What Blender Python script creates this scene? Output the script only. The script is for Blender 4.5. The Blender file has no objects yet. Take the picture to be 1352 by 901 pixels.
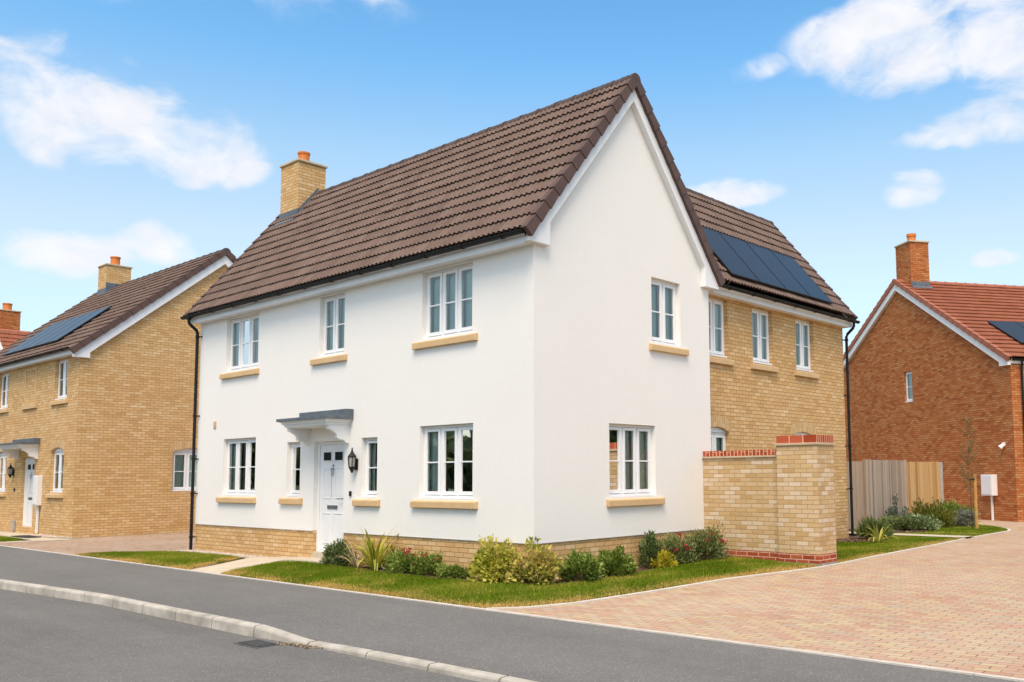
import bpy, bmesh, math, random
import numpy as np
from mathutils import Vector, Matrix

random.seed(7)
RNG = np.random.default_rng(11)
sc = bpy.context.scene
COL = sc.collection
R = math.radians

# ------------------------------------------------------------------ mesh helpers
class MB:
    """collects faces with uvs in metres, links them as one mesh object"""
    def __init__(s):
        s.v = []; s.f = []; s.uv = []; s.smooth = False
    def face(s, pts, uv=None):
        i = len(s.v)
        s.v += [tuple(p) for p in pts]
        s.f.append(tuple(range(i, i + len(pts))))
        s.uv.append(uv if uv else [(p[0], p[2]) for p in pts])
    def box(s, F, a0, a1, b0, b1, c0, c1, skip=''):
        P = F.P
        q = [('n', (a0, b0, c1), (a1, b0, c1), (a1, b1, c1), (a0, b1, c1)),
             ('b', (a1, b0, c0), (a0, b0, c0), (a0, b1, c0), (a1, b1, c0)),
             ('r', (a1, b0, c1), (a1, b0, c0), (a1, b1, c0), (a1, b1, c1)),
             ('l', (a0, b0, c0), (a0, b0, c1), (a0, b1, c1), (a0, b1, c0)),
             ('t', (a0, b1, c1), (a1, b1, c1), (a1, b1, c0), (a0, b1, c0)),
             ('d', (a0, b0, c0), (a1, b0, c0), (a1, b0, c1), (a0, b0, c1))]
        for k, *cs in q:
            if k in skip: continue
            if k in 'nb': uv = [(a, b) for a, b, c in cs]
            elif k in 'rl': uv = [(c + 0.1125, b) for a, b, c in cs]
            else: uv = [(a, c) for a, b, c in cs]
            s.face([P(*c) for c in cs], uv)
    def prism(s, F, poly, c0, c1):
        """polygon in (a,b), extruded along the frame normal from c0 to c1"""
        n = len(poly)
        s.face([F.P(a, b, c1) for a, b in poly], [(a, b) for a, b in poly])
        s.face([F.P(a, b, c0) for a, b in poly[::-1]], [(a, b) for a, b in poly[::-1]])
        for i in range(n):
            (a0, b0), (a1, b1) = poly[i], poly[(i + 1) % n]
            s.face([F.P(a0, b0, c0), F.P(a1, b1, c0), F.P(a1, b1, c1), F.P(a0, b0, c1)],
                   [(a0, b0), (a1, b1), (a1, b1 + .01), (a0, b0 + .01)])
    def tube(s, pts, r, n=8, r1=None, cap=True):
        pts = [Vector(p) for p in pts]
        rings = []
        up = Vector((0.137, 0.31, 0.94))
        for i, p in enumerate(pts):
            d = (pts[min(i + 1, len(pts) - 1)] - pts[max(i - 1, 0)]).normalized()
            x = d.cross(up)
            if x.length < 1e-3: x = d.cross(Vector((1, 0, 0)))
            x.normalize(); y = d.cross(x)
            t = i / max(1, len(pts) - 1)
            rr = r if r1 is None else r + (r1 - r) * t
            rings.append([p + x * rr * math.cos(2 * math.pi * k / n) + y * rr * math.sin(2 * math.pi * k / n) for k in range(n)])
        for i in range(len(rings) - 1):
            for k in range(n):
                k2 = (k + 1) % n
                s.face([rings[i][k], rings[i][k2], rings[i + 1][k2], rings[i + 1][k]],
                       [(k / n, i * .1), (k / n + 1 / n, i * .1), (k / n + 1 / n, i * .1 + .1), (k / n, i * .1 + .1)])
        if cap:
            s.face(rings[0][::-1]); s.face(rings[-1])
    def lathe(s, c, prof, n=16):
        """prof: list of (radius, z)"""
        c = Vector(c)
        rings = [[c + Vector((r * math.cos(2 * math.pi * (k + .5) / n), r * math.sin(2 * math.pi * (k + .5) / n), z)) for k in range(n)] for r, z in prof]
        for i in range(len(rings) - 1):
            for k in range(n):
                k2 = (k + 1) % n
                s.face([rings[i][k], rings[i][k2], rings[i + 1][k2], rings[i + 1][k]])
        s.face(rings[0][::-1]); s.face(rings[-1])

class Fr:
    """a = along u, b = up, c = outwards"""
    def __init__(s, o, u):
        s.o = Vector(o); s.u = Vector(u).normalized(); s.z = Vector((0, 0, 1)); s.n = s.u.cross(s.z).normalized()
    def P(s, a, b, c=0.0):
        return s.o + s.u * a + s.z * b + s.n * c

W0 = {}
def link(name, mesh, mat, parent=None, off=(0, 0, 0)):
    o = bpy.data.objects.new(name, mesh)
    if mat: mesh.materials.append(mat)
    COL.objects.link(o)
    if parent:
        o.parent = parent
        o.location = -W0.get(parent, Vector((0, 0, 0))) + Vector(off)
        W0[o] = Vector((0, 0, 0)) + Vector(off)
    else:
        W0[o] = Vector((0, 0, 0))
    return o

def build(mb, name, mat, parent=None, bevel=0.0, merge=True, smooth=False):
    me = bpy.data.meshes.new(name)
    me.from_pydata([tuple(v) for v in mb.v], [], mb.f)
    uvl = me.uv_layers.new(name='UVMap')
    flat = [c for fu in mb.uv for p in fu for c in p]
    uvl.data.foreach_set('uv', flat)
    if merge:
        b = bmesh.new(); b.from_mesh(me)
        bmesh.ops.remove_doubles(b, verts=b.verts, dist=0.0004)
        bmesh.ops.recalc_face_normals(b, faces=b.faces)
        b.to_mesh(me); b.free()
    if smooth:
        me.polygons.foreach_set('use_smooth', [True] * len(me.polygons))
    o = link(name, me, mat, parent)
    if bevel:
        m = o.modifiers.new('bevel', 'BEVEL'); m.width = bevel; m.segments = 2; m.limit_method = 'ANGLE'; m.angle_limit = R(40)
        m.harden_normals = False
    return o

def build_each(mb, name, mat, parent=None, bevel=0.0):
    """links every loose piece of the builder as an object of its own"""
    key = {}; ids = []
    for v in mb.v:
        ids.append(key.setdefault((round(v[0], 4), round(v[1], 4), round(v[2], 4)), len(key)))
    par = list(range(len(key)))
    def find(a):
        while par[a] != a: par[a] = par[par[a]]; a = par[a]
        return a
    for f in mb.f:
        for i in f[1:]: par[find(ids[i])] = find(ids[f[0]])
    groups = {}
    for f, u in zip(mb.f, mb.uv): groups.setdefault(find(ids[f[0]]), []).append((f, u))
    out = []
    for g in groups.values():
        m = MB()
        for f, u in g: m.face([mb.v[i] for i in f], u)
        out.append(build(m, name, mat, parent, bevel))
    return out

def tag(o, label, cat, group=None, kind=None):
    if label: o['label'] = label
    if cat: o['category'] = cat
    if group: o['group'] = group
    if kind: o['kind'] = kind
    return o

def thing(name, loc, label, cat, group=None):
    o = bpy.data.objects.new(name, None); COL.objects.link(o)
    o.location = loc; o.empty_display_size = .3
    W0[o] = Vector(loc)
    return tag(o, label, cat, group)

def structure(o):
    o['kind'] = 'structure'; return o

# ------------------------------------------------------------------ materials
class NT:
    def __init__(s, m):
        s.t = m.node_tree; s.n = s.t.nodes; s.l = s.t.links
    def new(s, t, **k):
        x = s.n.new(t)
        for a, b in k.items(): setattr(x, a, b)
        return x
    def put(s, sock, v):
        if isinstance(v, bpy.types.NodeSocket): s.l.new(v, sock)
        else: sock.default_value = v
    def math(s, op, a, b=None, c=None, clamp=False):
        x = s.new('ShaderNodeMath', operation=op); x.use_clamp = clamp
        s.put(x.inputs[0], a)
        if b is not None: s.put(x.inputs[1], b)
        if c is not None: s.put(x.inputs[2], c)
        return x.outputs[0]
    def vmath(s, op, a, b=None):
        x = s.new('ShaderNodeVectorMath', operation=op)
        s.put(x.inputs[0], a)
        if b is not None: s.put(x.inputs[1], b)
        return x
    def noise(s, vec, scale, detail=4, rough=.55, dist=0.0, dim='3D'):
        x = s.new('ShaderNodeTexNoise', noise_dimensions=dim)
        if vec is not None: s.l.new(vec, x.inputs['Vector'])
        x.inputs['Scale'].default_value = scale; x.inputs['Detail'].default_value = detail
        x.inputs['Roughness'].default_value = rough; x.inputs['Distortion'].default_value = dist
        return x.outputs['Fac']
    def ramp(s, fac, stops, mode='LINEAR'):
        x = s.new('ShaderNodeValToRGB'); x.color_ramp.interpolation = mode
        e = x.color_ramp.elements
        while len(e) < len(stops): e.new(.5)
        for i, (p, c) in enumerate(stops):
            e[i].position = p; e[i].color = (*c, 1) if len(c) == 3 else c
        s.put(x.inputs[0], fac)
        return x.outputs[0]
    def mix(s, fac, a, b, mode='MIX'):
        x = s.new('ShaderNodeMix', data_type='RGBA', blend_type=mode)
        s.put(x.inputs[0], fac)
        for sock, v in ((x.inputs[6], a), (x.inputs[7], b)):
            if isinstance(v, bpy.types.NodeSocket): s.l.new(v, sock)
            else: sock.default_value = (*v, 1) if len(v) == 3 else v
        return x.outputs[2]
    def mapr(s, v, f0, f1, t0=0., t1=1., smooth=False):
        x = s.new('ShaderNodeMapRange'); x.interpolation_type = 'SMOOTHSTEP' if smooth else 'LINEAR'
        s.put(x.inputs[0], v)
        for i, q in enumerate((f0, f1, t0, t1)): x.inputs[1 + i].default_value = q
        return x.outputs[0]
    def bump(s, h, strength, dist):
        x = s.new('ShaderNodeBump'); x.inputs['Strength'].default_value = strength; x.inputs['Distance'].default_value = dist
        s.l.new(h, x.inputs['Height']); return x.outputs[0]

def mat(name, col=(.5, .5, .5), rough=.7, metal=0., spec=.5):
    m = bpy.data.materials.new(name); m.use_nodes = True
    t = NT(m); p = t.n['Principled BSDF']
    p.inputs['Base Color'].default_value = (*col, 1); p.inputs['Roughness'].default_value = rough
    p.inputs['Metallic'].default_value = metal; p.inputs['Specular IOR Level'].default_value = spec
    m['p'] = 0
    return m, t, p

def noisy(name, c0, c1, rough=.7, scale=3., detail=5, bump=0., bscale=60., spec=.4, metal=0.):
    """plain surface with uneven colour and a fine relief"""
    m, t, p = mat(name, c0, rough, metal, spec)
    co = t.new('ShaderNodeTexCoord').outputs['Object']
    f = t.noise(co, scale, detail)
    c = t.ramp(f, [(.3, c0), (.7, c1)])
    t.l.new(c, p.inputs['Base Color'])
    if bump:
        t.l.new(t.bump(t.noise(co, bscale, 4), bump, .01), p.inputs['Normal'])
    return m

def cells(t, bw, bh, mort, offset=.5, swap=False):
    """brick bond from the uv map in metres: (random per brick, second random, mortar mask, uv)"""
    uv = t.new('ShaderNodeTexCoord').outputs['UV']
    sp = t.new('ShaderNodeSeparateXYZ'); t.l.new(uv, sp.inputs[0])
    u, v = (sp.outputs[1], sp.outputs[0]) if swap else (sp.outputs[0], sp.outputs[1])
    v2 = t.math('DIVIDE', v, bh); row = t.math('FLOOR', v2)
    odd = t.math('FLOORED_MODULO', row, 2.)
    u2 = t.math('ADD', t.math('DIVIDE', u, bw), t.math('MULTIPLY', odd, offset))
    cu = t.math('FLOOR', u2)
    cb = t.new('ShaderNodeCombineXYZ'); t.l.new(cu, cb.inputs[0]); t.l.new(row, cb.inputs[1])
    wn = t.new('ShaderNodeTexWhiteNoise', noise_dimensions='2D'); t.l.new(cb.outputs[0], wn.inputs['Vector'])
    sc_ = t.new('ShaderNodeSeparateColor'); t.l.new(wn.outputs['Color'], sc_.inputs[0])
    def edge(x, size):
        fr = t.math('FRACT', x)
        return t.math('MULTIPLY', t.math('SUBTRACT', .5, t.math('ABSOLUTE', t.math('SUBTRACT', fr, .5))), size)
    d = t.math('MINIMUM', edge(u2, bw), edge(v2, bh))
    wob = t.math('MULTIPLY', t.math('SUBTRACT', t.noise(uv, 34, 4, .65), .5), .016)
    d = t.math('ADD', d, wob)
    mask = t.mapr(d, mort * .5 - .001, mort * .5 + .003)      # 0 in the joint, 1 on the brick
    return sc_.outputs[0], sc_.outputs[1], mask, uv

def brick(name, stops, mortar, bw=.225, bh=.075, mj=.010, speck=.35, patch=.18, rough=.9, swap=False, bump=.5, vary=1.):
    m, t, p = mat(name, (.5, .4, .3), rough, 0, .25)
    r1, r2, mask, uv = cells(t, bw, bh, mj, swap=swap)
    f = t.math('ADD', t.math('MULTIPLY_ADD', r1, vary, .5 - vary / 2), t.math('MULTIPLY', t.math('SUBTRACT', t.noise(uv, 1.1, 3), .5), patch))
    f = t.math('ADD', f, t.math('MULTIPLY', t.math('SUBTRACT', t.noise(uv, 38, 4, .7), .5), speck), clamp=True)
    c = t.ramp(f, stops)
    c = t.mix(t.math('MULTIPLY', t.math('SUBTRACT', r2, .5), .3), c, (1, .95, .85), 'SOFT_LIGHT')
    c = t.mix(mask, mortar, c)
    t.l.new(c, p.inputs['Base Color'])
    h = t.math('ADD', mask, t.math('MULTIPLY', t.noise(uv, 90, 3), .5))
    t.l.new(t.bump(h, bump, .006), p.inputs['Normal'])
    return m

M = {}
BUFF = [(0.0, (0.533, 0.312, 0.123)), (.35, (0.619, 0.382, 0.165)), (.7, (0.655, 0.419, 0.197)), (.9, (0.688, 0.462, 0.234)), (1.0, (0.752, 0.568, 0.363))]
M['buff'] = brick('buff_brick', BUFF, (0.346, 0.216, 0.095), patch=.16, speck=.75, vary=.85)  # mortar colour darkened for the shadow in the joints
M['buff_wall'] = brick('buff_brick_weathered', [(0., (0.453, 0.277, 0.116)), (.25, (0.538, 0.364, 0.174)), (.55, (0.589, 0.414, 0.233)), (.8, (0.632, 0.493, 0.339)), (1., (0.700, 0.588, 0.464))], (0.394, 0.277, 0.150), speck=.8, vary=.8)
M['buff_soldier'] = brick('buff_soldier_arch', [(0., (0.545, 0.352, 0.166)), (.5, (0.600, 0.400, 0.199)), (1., (0.646, 0.457, 0.242))], (0.455, 0.295, 0.144), bw=.215, bh=.075, swap=True)
M['red'] = brick('red_brick', [(0., (0.332, 0.095, 0.029)), (.12, (0.407, 0.125, 0.039)), (.4, (0.460, 0.155, 0.048)), (.7, (0.492, 0.185, 0.063)), (1., (0.511, 0.238, 0.097))], (0.192, 0.068, 0.024), speck=.5, bump=.7)
M['red_smooth'] = brick('smooth_red_brick', [(0., (.30, .05, .018)), (.5, (.36, .07, .028)), (1., (.42, .10, .045))], (.66, .45, .33), speck=.2)
M['red_stretch'] = brick('red_coping_stretcher', [(0., (.30, .05, .018)), (.5, (.37, .072, .028)), (1., (.44, .10, .045))], (.66, .42, .28), bw=.2587, bh=3., mj=.016, speck=.2)
M['red_edge'] = brick('red_brick_on_edge', [(0., (.30, .05, .018)), (.5, (.37, .072, .028)), (1., (.44, .10, .045))], (.66, .42, .28), bw=.3, bh=.0752, mj=.014, speck=.2, swap=True)

def render_mat():
    m, t, p = mat('white_render', (.8, .78, .74), .85, 0, .2)
    co = t.new('ShaderNodeTexCoord').outputs['Object']
    big = t.noise(co, .5, 4); fine = t.noise(co, 9, 5)
    c = t.ramp(t.math('ADD', t.math('MULTIPLY', big, .6), t.math('MULTIPLY', fine, .4)), [(.3, (.83, .805, .757)), (.7, (.87, .847, .80))])
    t.l.new(c, p.inputs['Base Color'])
    t.l.new(t.bump(t.noise(co, 140, 3), .25, .004), p.inputs['Normal'])
    return m
M['render'] = render_mat()
M['upvc'] = noisy('white_upvc', (.83, .83, .83), (.87, .87, .87), .32, 2, 3, spec=.5)
M['white_board'] = noisy('white_painted_board', (.79, .79, .79), (.84, .84, .84), .4, 1.5, 4)
M['door_white'] = noisy('white_door', (.82, .82, .82), (.86, .86, .86), .35, 2, 3)
M['black_plastic'] = noisy('black_plastic', (.007, .007, .007), (.015, .015, .015), .5, 8, 3, spec=.25)
M['black_metal'] = noisy('black_metal', (.010, .010, .010), (.02, .02, .02), .4, 20, 3)
M['lead'] = noisy('lead_sheet', (.085, .105, .125), (.14, .165, .185), .5, 6, 4, bump=.2, bscale=30)
M['stone_sill'] = noisy('buff_cast_stone', (0.594, 0.396, 0.195), (0.666, 0.464, 0.252), .85, 5, 5, bump=.15, bscale=150)
M['chim_cap'] = noisy('chimney_capping', (.48, .37, .24), (.58, .47, .33), .9, 9, 4, bump=.3)
M['pot'] = noisy('terracotta', (.56, .16, .035), (.66, .22, .06), .8, 8, 4)
M['chrome'] = noisy('brushed_steel', (.42, .42, .43), (.55, .55, .56), .3, 20, 2, metal=1.)
M['conc_footing'] = noisy('concrete_footing', (.20, .19, .15), (.42, .39, .32), .95, 14, 5, bump=.5, bscale=50)
M['dark_glass'] = noisy('dark_door_glass', (.02, .024, .026), (.03, .034, .036), .08, 4, 2)
M['lamp_glass'] = noisy('lantern_glass', (.30, .30, .27), (.42, .41, .36), .15, 12, 2)
M['curtain_dim'] = noisy('grey_green_curtain', (.46, .55, .47), (.60, .69, .60), .9, 1.2, 3)
M['curtain_olive'] = noisy('olive_curtain', (.10, .105, .07), (.18, .18, .12), .9, 1.2, 3)
M['curtain_teal'] = noisy('sky_tinted_blind', (.46, .60, .58), (.58, .72, .69), .9, .9, 3)  # teal tone blends net curtains with the sky mirrored in the glass
M['room'] = noisy('room_shade', (.012, .014, .012), (.030, .032, .028), .9, 1.5, 2)  # near-black colour stands in for the shade of unlit rooms
M['jar'] = noisy('pale_cloth', (.30, .38, .36), (.42, .50, .47), .9, 25, 3)

def glass_mat():
    m = bpy.data.materials.new('window_glass'); m.use_nodes = True
    t = NT(m); t.n.remove(t.n['Principled BSDF'])
    out = t.n['Material Output']
    tr = t.new('ShaderNodeBsdfTransparent'); tr.inputs[0].default_value = (.95, 1., .975, 1)
    gl = t.new('ShaderNodeBsdfGlossy'); gl.inputs['Roughness'].default_value = .015
    co = t.new('ShaderNodeTexCoord').outputs['Object']
    t.l.new(t.bump(t.noise(co, 1.6, 2), .04, .02), gl.inputs['Normal'])
    fr = t.new('ShaderNodeFresnel'); fr.inputs[0].default_value = 1.5
    mx = t.new('ShaderNodeMixShader')
    t.l.new(t.math('MULTIPLY_ADD', fr.outputs[0], 1.7, .03, clamp=True), mx.inputs[0])
    t.l.new(tr.outputs[0], mx.inputs[1]); t.l.new(gl.outputs[0], mx.inputs[2])
    t.l.new(mx.outputs[0], out.inputs[0])
    return m
M['glass'] = glass_mat()

def tile_mat(name, stops, rough=.85):
    m, t, p = mat(name, (.2, .1, .08), rough, 0, .25)
    r1, r2, mask, uv = cells(t, .23, .32, .004, offset=.5)
    f = t.math('ADD', t.math('MULTIPLY', r1, .30), .33)
    f = t.math('ADD', f, t.math('MULTIPLY', t.math('SUBTRACT', t.noise(uv, 24, 5, .75), .5), .9))
    f = t.math('ADD', f, t.math('MULTIPLY', t.math('SUBTRACT', t.noise(uv, .8, 4), .5), .3), clamp=True)
    t.l.new(t.ramp(f, stops), p.inputs['Base Color'])
    t.l.new(t.bump(t.noise(uv, 120, 3), .3, .004), p.inputs['Normal'])
    return m
M['tile_brown'] = tile_mat('brown_roof_tile', [(.0, (0.085, 0.056, 0.047)), (.5, (0.152, 0.103, 0.084)), (1., (0.233, 0.170, 0.140))])
M['tile_red'] = tile_mat('red_roof_tile', [(.0, (0.181, 0.056, 0.028)), (.5, (0.272, 0.092, 0.048)), (1., (0.349, 0.142, 0.082))])
M['verge_brown'] = noisy('brown_verge_tile', (0.085, 0.049, 0.041), (0.116, 0.068, 0.056), .7, 4, 4)
M['verge_red'] = noisy('red_verge_tile', (0.320, 0.104, 0.055), (0.400, 0.152, 0.093), .7, 4, 4)
M['ridge_brown'] = noisy('brown_ridge_tile', (0.069, 0.046, 0.040), (0.102, 0.069, 0.061), .8, 5, 4)

def panel_mat():
    m, t, p = mat('solar_cells', (.012, .015, .020), .28, 0, .5)
    uv = t.new('ShaderNodeTexCoord').outputs['UV']
    sp = t.new('ShaderNodeSeparateXYZ'); t.l.new(uv, sp.inputs[0])
    def line(x, s, w):
        fr = t.math('FRACT', t.math('DIVIDE', x, s))
        return t.math('LESS_THAN', t.math('SUBTRACT', .5, t.math('ABSOLUTE', t.math('SUBTRACT', fr, .5))), w / s)
    g = t.math('MAXIMUM', line(sp.outputs[0], .166, .0035), line(sp.outputs[1], .166, .0035))
    c = t.mix(g, (.012, .015, .022), (.025, .028, .034))
    t.l.new(c, p.inputs['Base Color'])
    p.inputs['Specular IOR Level'].default_value = .24
    return m
M['pv'] = panel_mat()

def asphalt(name, c0, c1):
    m, t, p = mat(name, c0, .95, 0, .2)
    co = t.new('ShaderNodeTexCoord').outputs['Object']
    big = t.noise(co, .35, 5, .6); fine = t.noise(co, 55, 5, .75); mid = t.noise(co, 6, 4)
    f = t.math('ADD', t.math('ADD', t.math('MULTIPLY', big, .35), t.math('MULTIPLY', fine, .5)), t.math('MULTIPLY', mid, .15))
    c = t.ramp(f, [(.32, c0), (.68, c1)])
    vo = t.new('ShaderNodeTexVoronoi', feature='F1'); t.l.new(co, vo.inputs['Vector']); vo.inputs['Scale'].default_value = 110
    st = t.math('MULTIPLY', t.math('GREATER_THAN', t.new('ShaderNodeSeparateColor').outputs[0], 2.), 1.)
    sep = t.new('ShaderNodeSeparateColor'); t.l.new(vo.outputs['Color'], sep.inputs[0])
    chip = t.math('GREATER_THAN', sep.outputs[0], .93)
    c = t.mix(t.math('MULTIPLY', chip, .5), c, (c1[0] * 2.0, c1[1] * 1.95, c1[2] * 1.85))
    mpx = t.new('ShaderNodeMapping'); mpx.inputs['Scale'].default_value = (.10, 1.1, 1); t.l.new(co, mpx.inputs[0])
    c = t.mix(t.math('MULTIPLY', t.mapr(t.noise(mpx.outputs[0], 1.3, 4, .6), .45, .75), .30), c, (c0[0] * .72, c0[1] * .72, c0[2] * .74))
    c = t.mix(t.math('MULTIPLY', t.mapr(t.noise(co, 1.7, 6, .7), .55, .8), .35), c, (c1[0] * 1.15, c1[1] * 1.12, c1[2] * 1.05))
    t.l.new(c, p.inputs['Base Color'])
    t.l.new(t.bump(vo.outputs['Distance'], .5, .006), p.inputs['Normal'])
    return m
M['road'] = asphalt('road_asphalt', (0.112, 0.108, 0.102), (0.192, 0.188, 0.177))
M['pavement'] = asphalt('pavement_asphalt', (0.119, 0.116, 0.109), (0.192, 0.188, 0.177))

def paver_mat(name, stops, joint):
    m, t, p = mat(name, (.5, .4, .3), .9, 0, .25)
    r1, r2, mask, uv = cells(t, .21, .105, .007)
    f = t.math('ADD', r1, t.math('MULTIPLY', t.math('SUBTRACT', t.noise(uv, 20, 4, .7), .5), .35))
    c = t.ramp(f, stops)
    c = t.mix(t.math('MULTIPLY', t.mapr(t.noise(uv, .45, 4, .6), .4, .7), .28), c, (.62, .50, .38), 'MIX')
    c = t.mix(t.math('MULTIPLY', t.mapr(t.noise(uv, .9, 6, .7), .52, .78), .22), c, (.24, .18, .14))
    c = t.mix(mask, joint, c)
    c = t.mix(t.math('MULTIPLY', t.math('MULTIPLY', t.math('GREATER_THAN', t.noise(uv, 7., 2, .5), .56), t.math('SUBTRACT', 1., mask)), .8), c, (.10, .07, .045))
    t.l.new(c, p.inputs['Base Color'])
    t.l.new(t.bump(mask, .5, .006), p.inputs['Normal'])
    return m
M['paver'] = paver_mat('block_paving', [(0., (0.415, 0.244, 0.161)), (.2, (0.455, 0.279, 0.191)), (.38, (0.431, 0.305, 0.208)), (.55, (0.479, 0.347, 0.199)), (.7, (0.399, 0.313, 0.242)), (.85, (0.495, 0.389, 0.225)), (1., (0.463, 0.279, 0.191))], (0.240, 0.169, 0.108))
M['paver_left'] = paver_mat('block_paving_left', [(0., (0.325, 0.209, 0.141)), (.4, (0.384, 0.268, 0.182)), (.8, (0.407, 0.307, 0.215)), (1., (0.355, 0.260, 0.207))], (0.177, 0.138, 0.116))
M['slab'] = noisy('pale_paving_slab', (0.486, 0.410, 0.302), (0.576, 0.504, 0.387), .9, 2.5, 5, bump=.3, bscale=80)
M['edging'] = noisy('pale_concrete_edging', (0.527, 0.476, 0.408), (0.629, 0.586, 0.518), .9, 5, 5, bump=.3, bscale=80)
M['kerb'] = noisy('grey_concrete_kerb', (0.305, 0.281, 0.235), (0.559, 0.520, 0.453), .9, 3.5, 7, bump=.35, bscale=90)
M['soil'] = noisy('dark_soil', (.055, .035, .025), (.13, .085, .06), 1., 12, 6, bump=.8, bscale=40)
M['lawn_soil'] = noisy('turf_soil', (.10, .13, .006), (.20, .18, .03), 1., 6, 5, bump=.5, bscale=40)
M['terrain'] = noisy('verge_ground', (.035, .06, .012), (.065, .085, .022), 1., 1.5, 5)
M['gravel_bed'] = noisy('gravel_bed', (.30, .245, .19), (.50, .43, .35), .95, 40, 5, bump=.9, bscale=60)

def vcol(name, rough=.6, transl=.3, spec=.3):
    m, t, p = mat(name, (.1, .2, .02), rough, 0, spec)
    at = t.new('ShaderNodeAttribute'); at.attribute_name = 'Col'
    t.l.new(at.outputs['Color'], p.inputs['Base Color'])
    if transl:
        tr = t.new('ShaderNodeBsdfTranslucent'); t.l.new(at.outputs['Color'], tr.inputs[0])
        mx = t.new('ShaderNodeMixShader'); mx.inputs[0].default_value = transl
        t.l.new(p.outputs[0], mx.inputs[1]); t.l.new(tr.outputs[0], mx.inputs[2])
        t.l.new(mx.outputs[0], t.n['Material Output'].inputs[0])
    return m
M['leaf'] = vcol('leaf')
M['grass'] = vcol('grass_blade', .85, .3, .06)
M['pebble'] = vcol('pebble', .85, 0, .3)
M['chip'] = vcol('bark_chip', .95, 0, .15)
M['stem'] = noisy('woody_stem', (.17, .12, .07), (.26, .19, .11), .9, 20, 4)

def plank_mat(name, stops):
    m, t, p = mat(name, (.4, .35, .3), .85, 0, .2)
    uv = t.new('ShaderNodeTexCoord').outputs['UV']
    sp = t.new('ShaderNodeSeparateXYZ'); t.l.new(uv, sp.inputs[0])
    bd = t.math('FLOOR', t.math('DIVIDE', sp.outputs[0], .11))
    wn = t.new('ShaderNodeTexWhiteNoise', noise_dimensions='1D'); t.l.new(bd, wn.inputs['W'])
    mp = t.new('ShaderNodeMapping'); mp.inputs['Scale'].default_value = (30, 1.6, 1); t.l.new(uv, mp.inputs[0])
    f = t.math('ADD', t.math('MULTIPLY', wn.outputs['Value'], .75), t.math('MULTIPLY', t.math('SUBTRACT', t.noise(mp.outputs[0], 1., 5, .65), .3), .8), clamp=True)
    c = t.ramp(f, stops)
    kn = t.new('ShaderNodeTexVoronoi'); mp2 = t.new('ShaderNodeMapping'); mp2.inputs['Scale'].default_value = (4.5, 1.3, 1)
    t.l.new(uv, mp2.inputs[0]); t.l.new(mp2.outputs[0], kn.inputs['Vector'])
    c = t.mix(t.math('MULTIPLY', t.math('LESS_THAN', kn.outputs['Distance'], .07), .7), c, (stops[0][1][0] * .4, stops[0][1][1] * .35, stops[0][1][2] * .3))
    t.l.new(c, p.inputs['Base Color'])
    t.l.new(t.bump(t.noise(mp.outputs[0], 1., 4), .3, .006), p.inputs['Normal'])
    return m
M['wood_grey'] = plank_mat('weathered_grey_boards', [(.1, (0.252, 0.180, 0.127)), (.5, (0.422, 0.323, 0.239)), (.95, (0.518, 0.435, 0.354))])
M['wood_new'] = plank_mat('fresh_tan_boards', [(.1, (0.328, 0.176, 0.064)), (.5, (0.468, 0.280, 0.111)), (.95, (0.562, 0.368, 0.178))])
M['post_conc'] = noisy('grey_post', (.34, .32, .30), (.46, .44, .41), .9, 10, 4)
M['stake'] = noisy('orange_softwood', (.42, .22, .05), (.55, .31, .09), .8, 9, 4)
M['iron'] = noisy('cast_iron', (.055, .055, .055), (.095, .094, .09), .7, 20, 4)
M['mat_dark'] = noisy('dark_rubber', (.02, .02, .022), (.04, .04, .04), .95, 30, 3)

# ------------------------------------------------------------------ building helpers
def wall_faces(mb, F, a0, a1, b0, b1, holes, depth=.1):
    """rectangular wall with rectangular openings and their reveals"""
    xs = sorted({a0, a1, *[h[0] for h in holes], *[h[1] for h in holes]})
    zs = sorted({b0, b1, *[h[2] for h in holes], *[h[3] for h in holes]})
    xs = [x for x in xs if a0 <= x <= a1]; zs = [z for z in zs if b0 <= z <= b1]
    for i in range(len(xs) - 1):
        for j in range(len(zs) - 1):
            cx, cz = (xs[i] + xs[i + 1]) / 2, (zs[j] + zs[j + 1]) / 2
            if any(h[0] < cx < h[1] and h[2] < cz < h[3] for h in holes): continue
            q = [(xs[i], zs[j]), (xs[i + 1], zs[j]), (xs[i + 1], zs[j + 1]), (xs[i], zs[j + 1])]
            mb.face([F.P(a, b) for a, b in q], q)
    for h in holes:
        x0, x1, z0, z1 = max(h[0], a0), min(h[1], a1), max(h[2], b0), min(h[3], b1)
        if x1 <= x0 or z1 <= z0: continue
        d = depth
        if h[0] >= a0: mb.face([F.P(x0, z0), F.P(x0, z1), F.P(x0, z1, -d), F.P(x0, z0, -d)], [(0.1125, z0), (0.1125, z1), (d + .1125, z1), (d + .1125, z0)])
        if h[1] <= a1: mb.face([F.P(x1, z0, -d), F.P(x1, z1, -d), F.P(x1, z1), F.P(x1, z0)], [(d + .1125, z0), (d + .1125, z1), (0.1125, z1), (0.1125, z0)])
        if h[3] <= b1: mb.face([F.P(x0, z1), F.P(x1, z1), F.P(x1, z1, -d), F.P(x0, z1, -d)], [(x0, z1), (x1, z1), (x1, z1 + d), (x0, z1 + d)])
        if h[2] >= b0: mb.face([F.P(x0, z0, -d), F.P(x1, z0, -d), F.P(x1, z0), F.P(x0, z0)], [(x0, z0), (x1, z0), (x1, z0 + d), (x0, z0 + d)])

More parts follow.
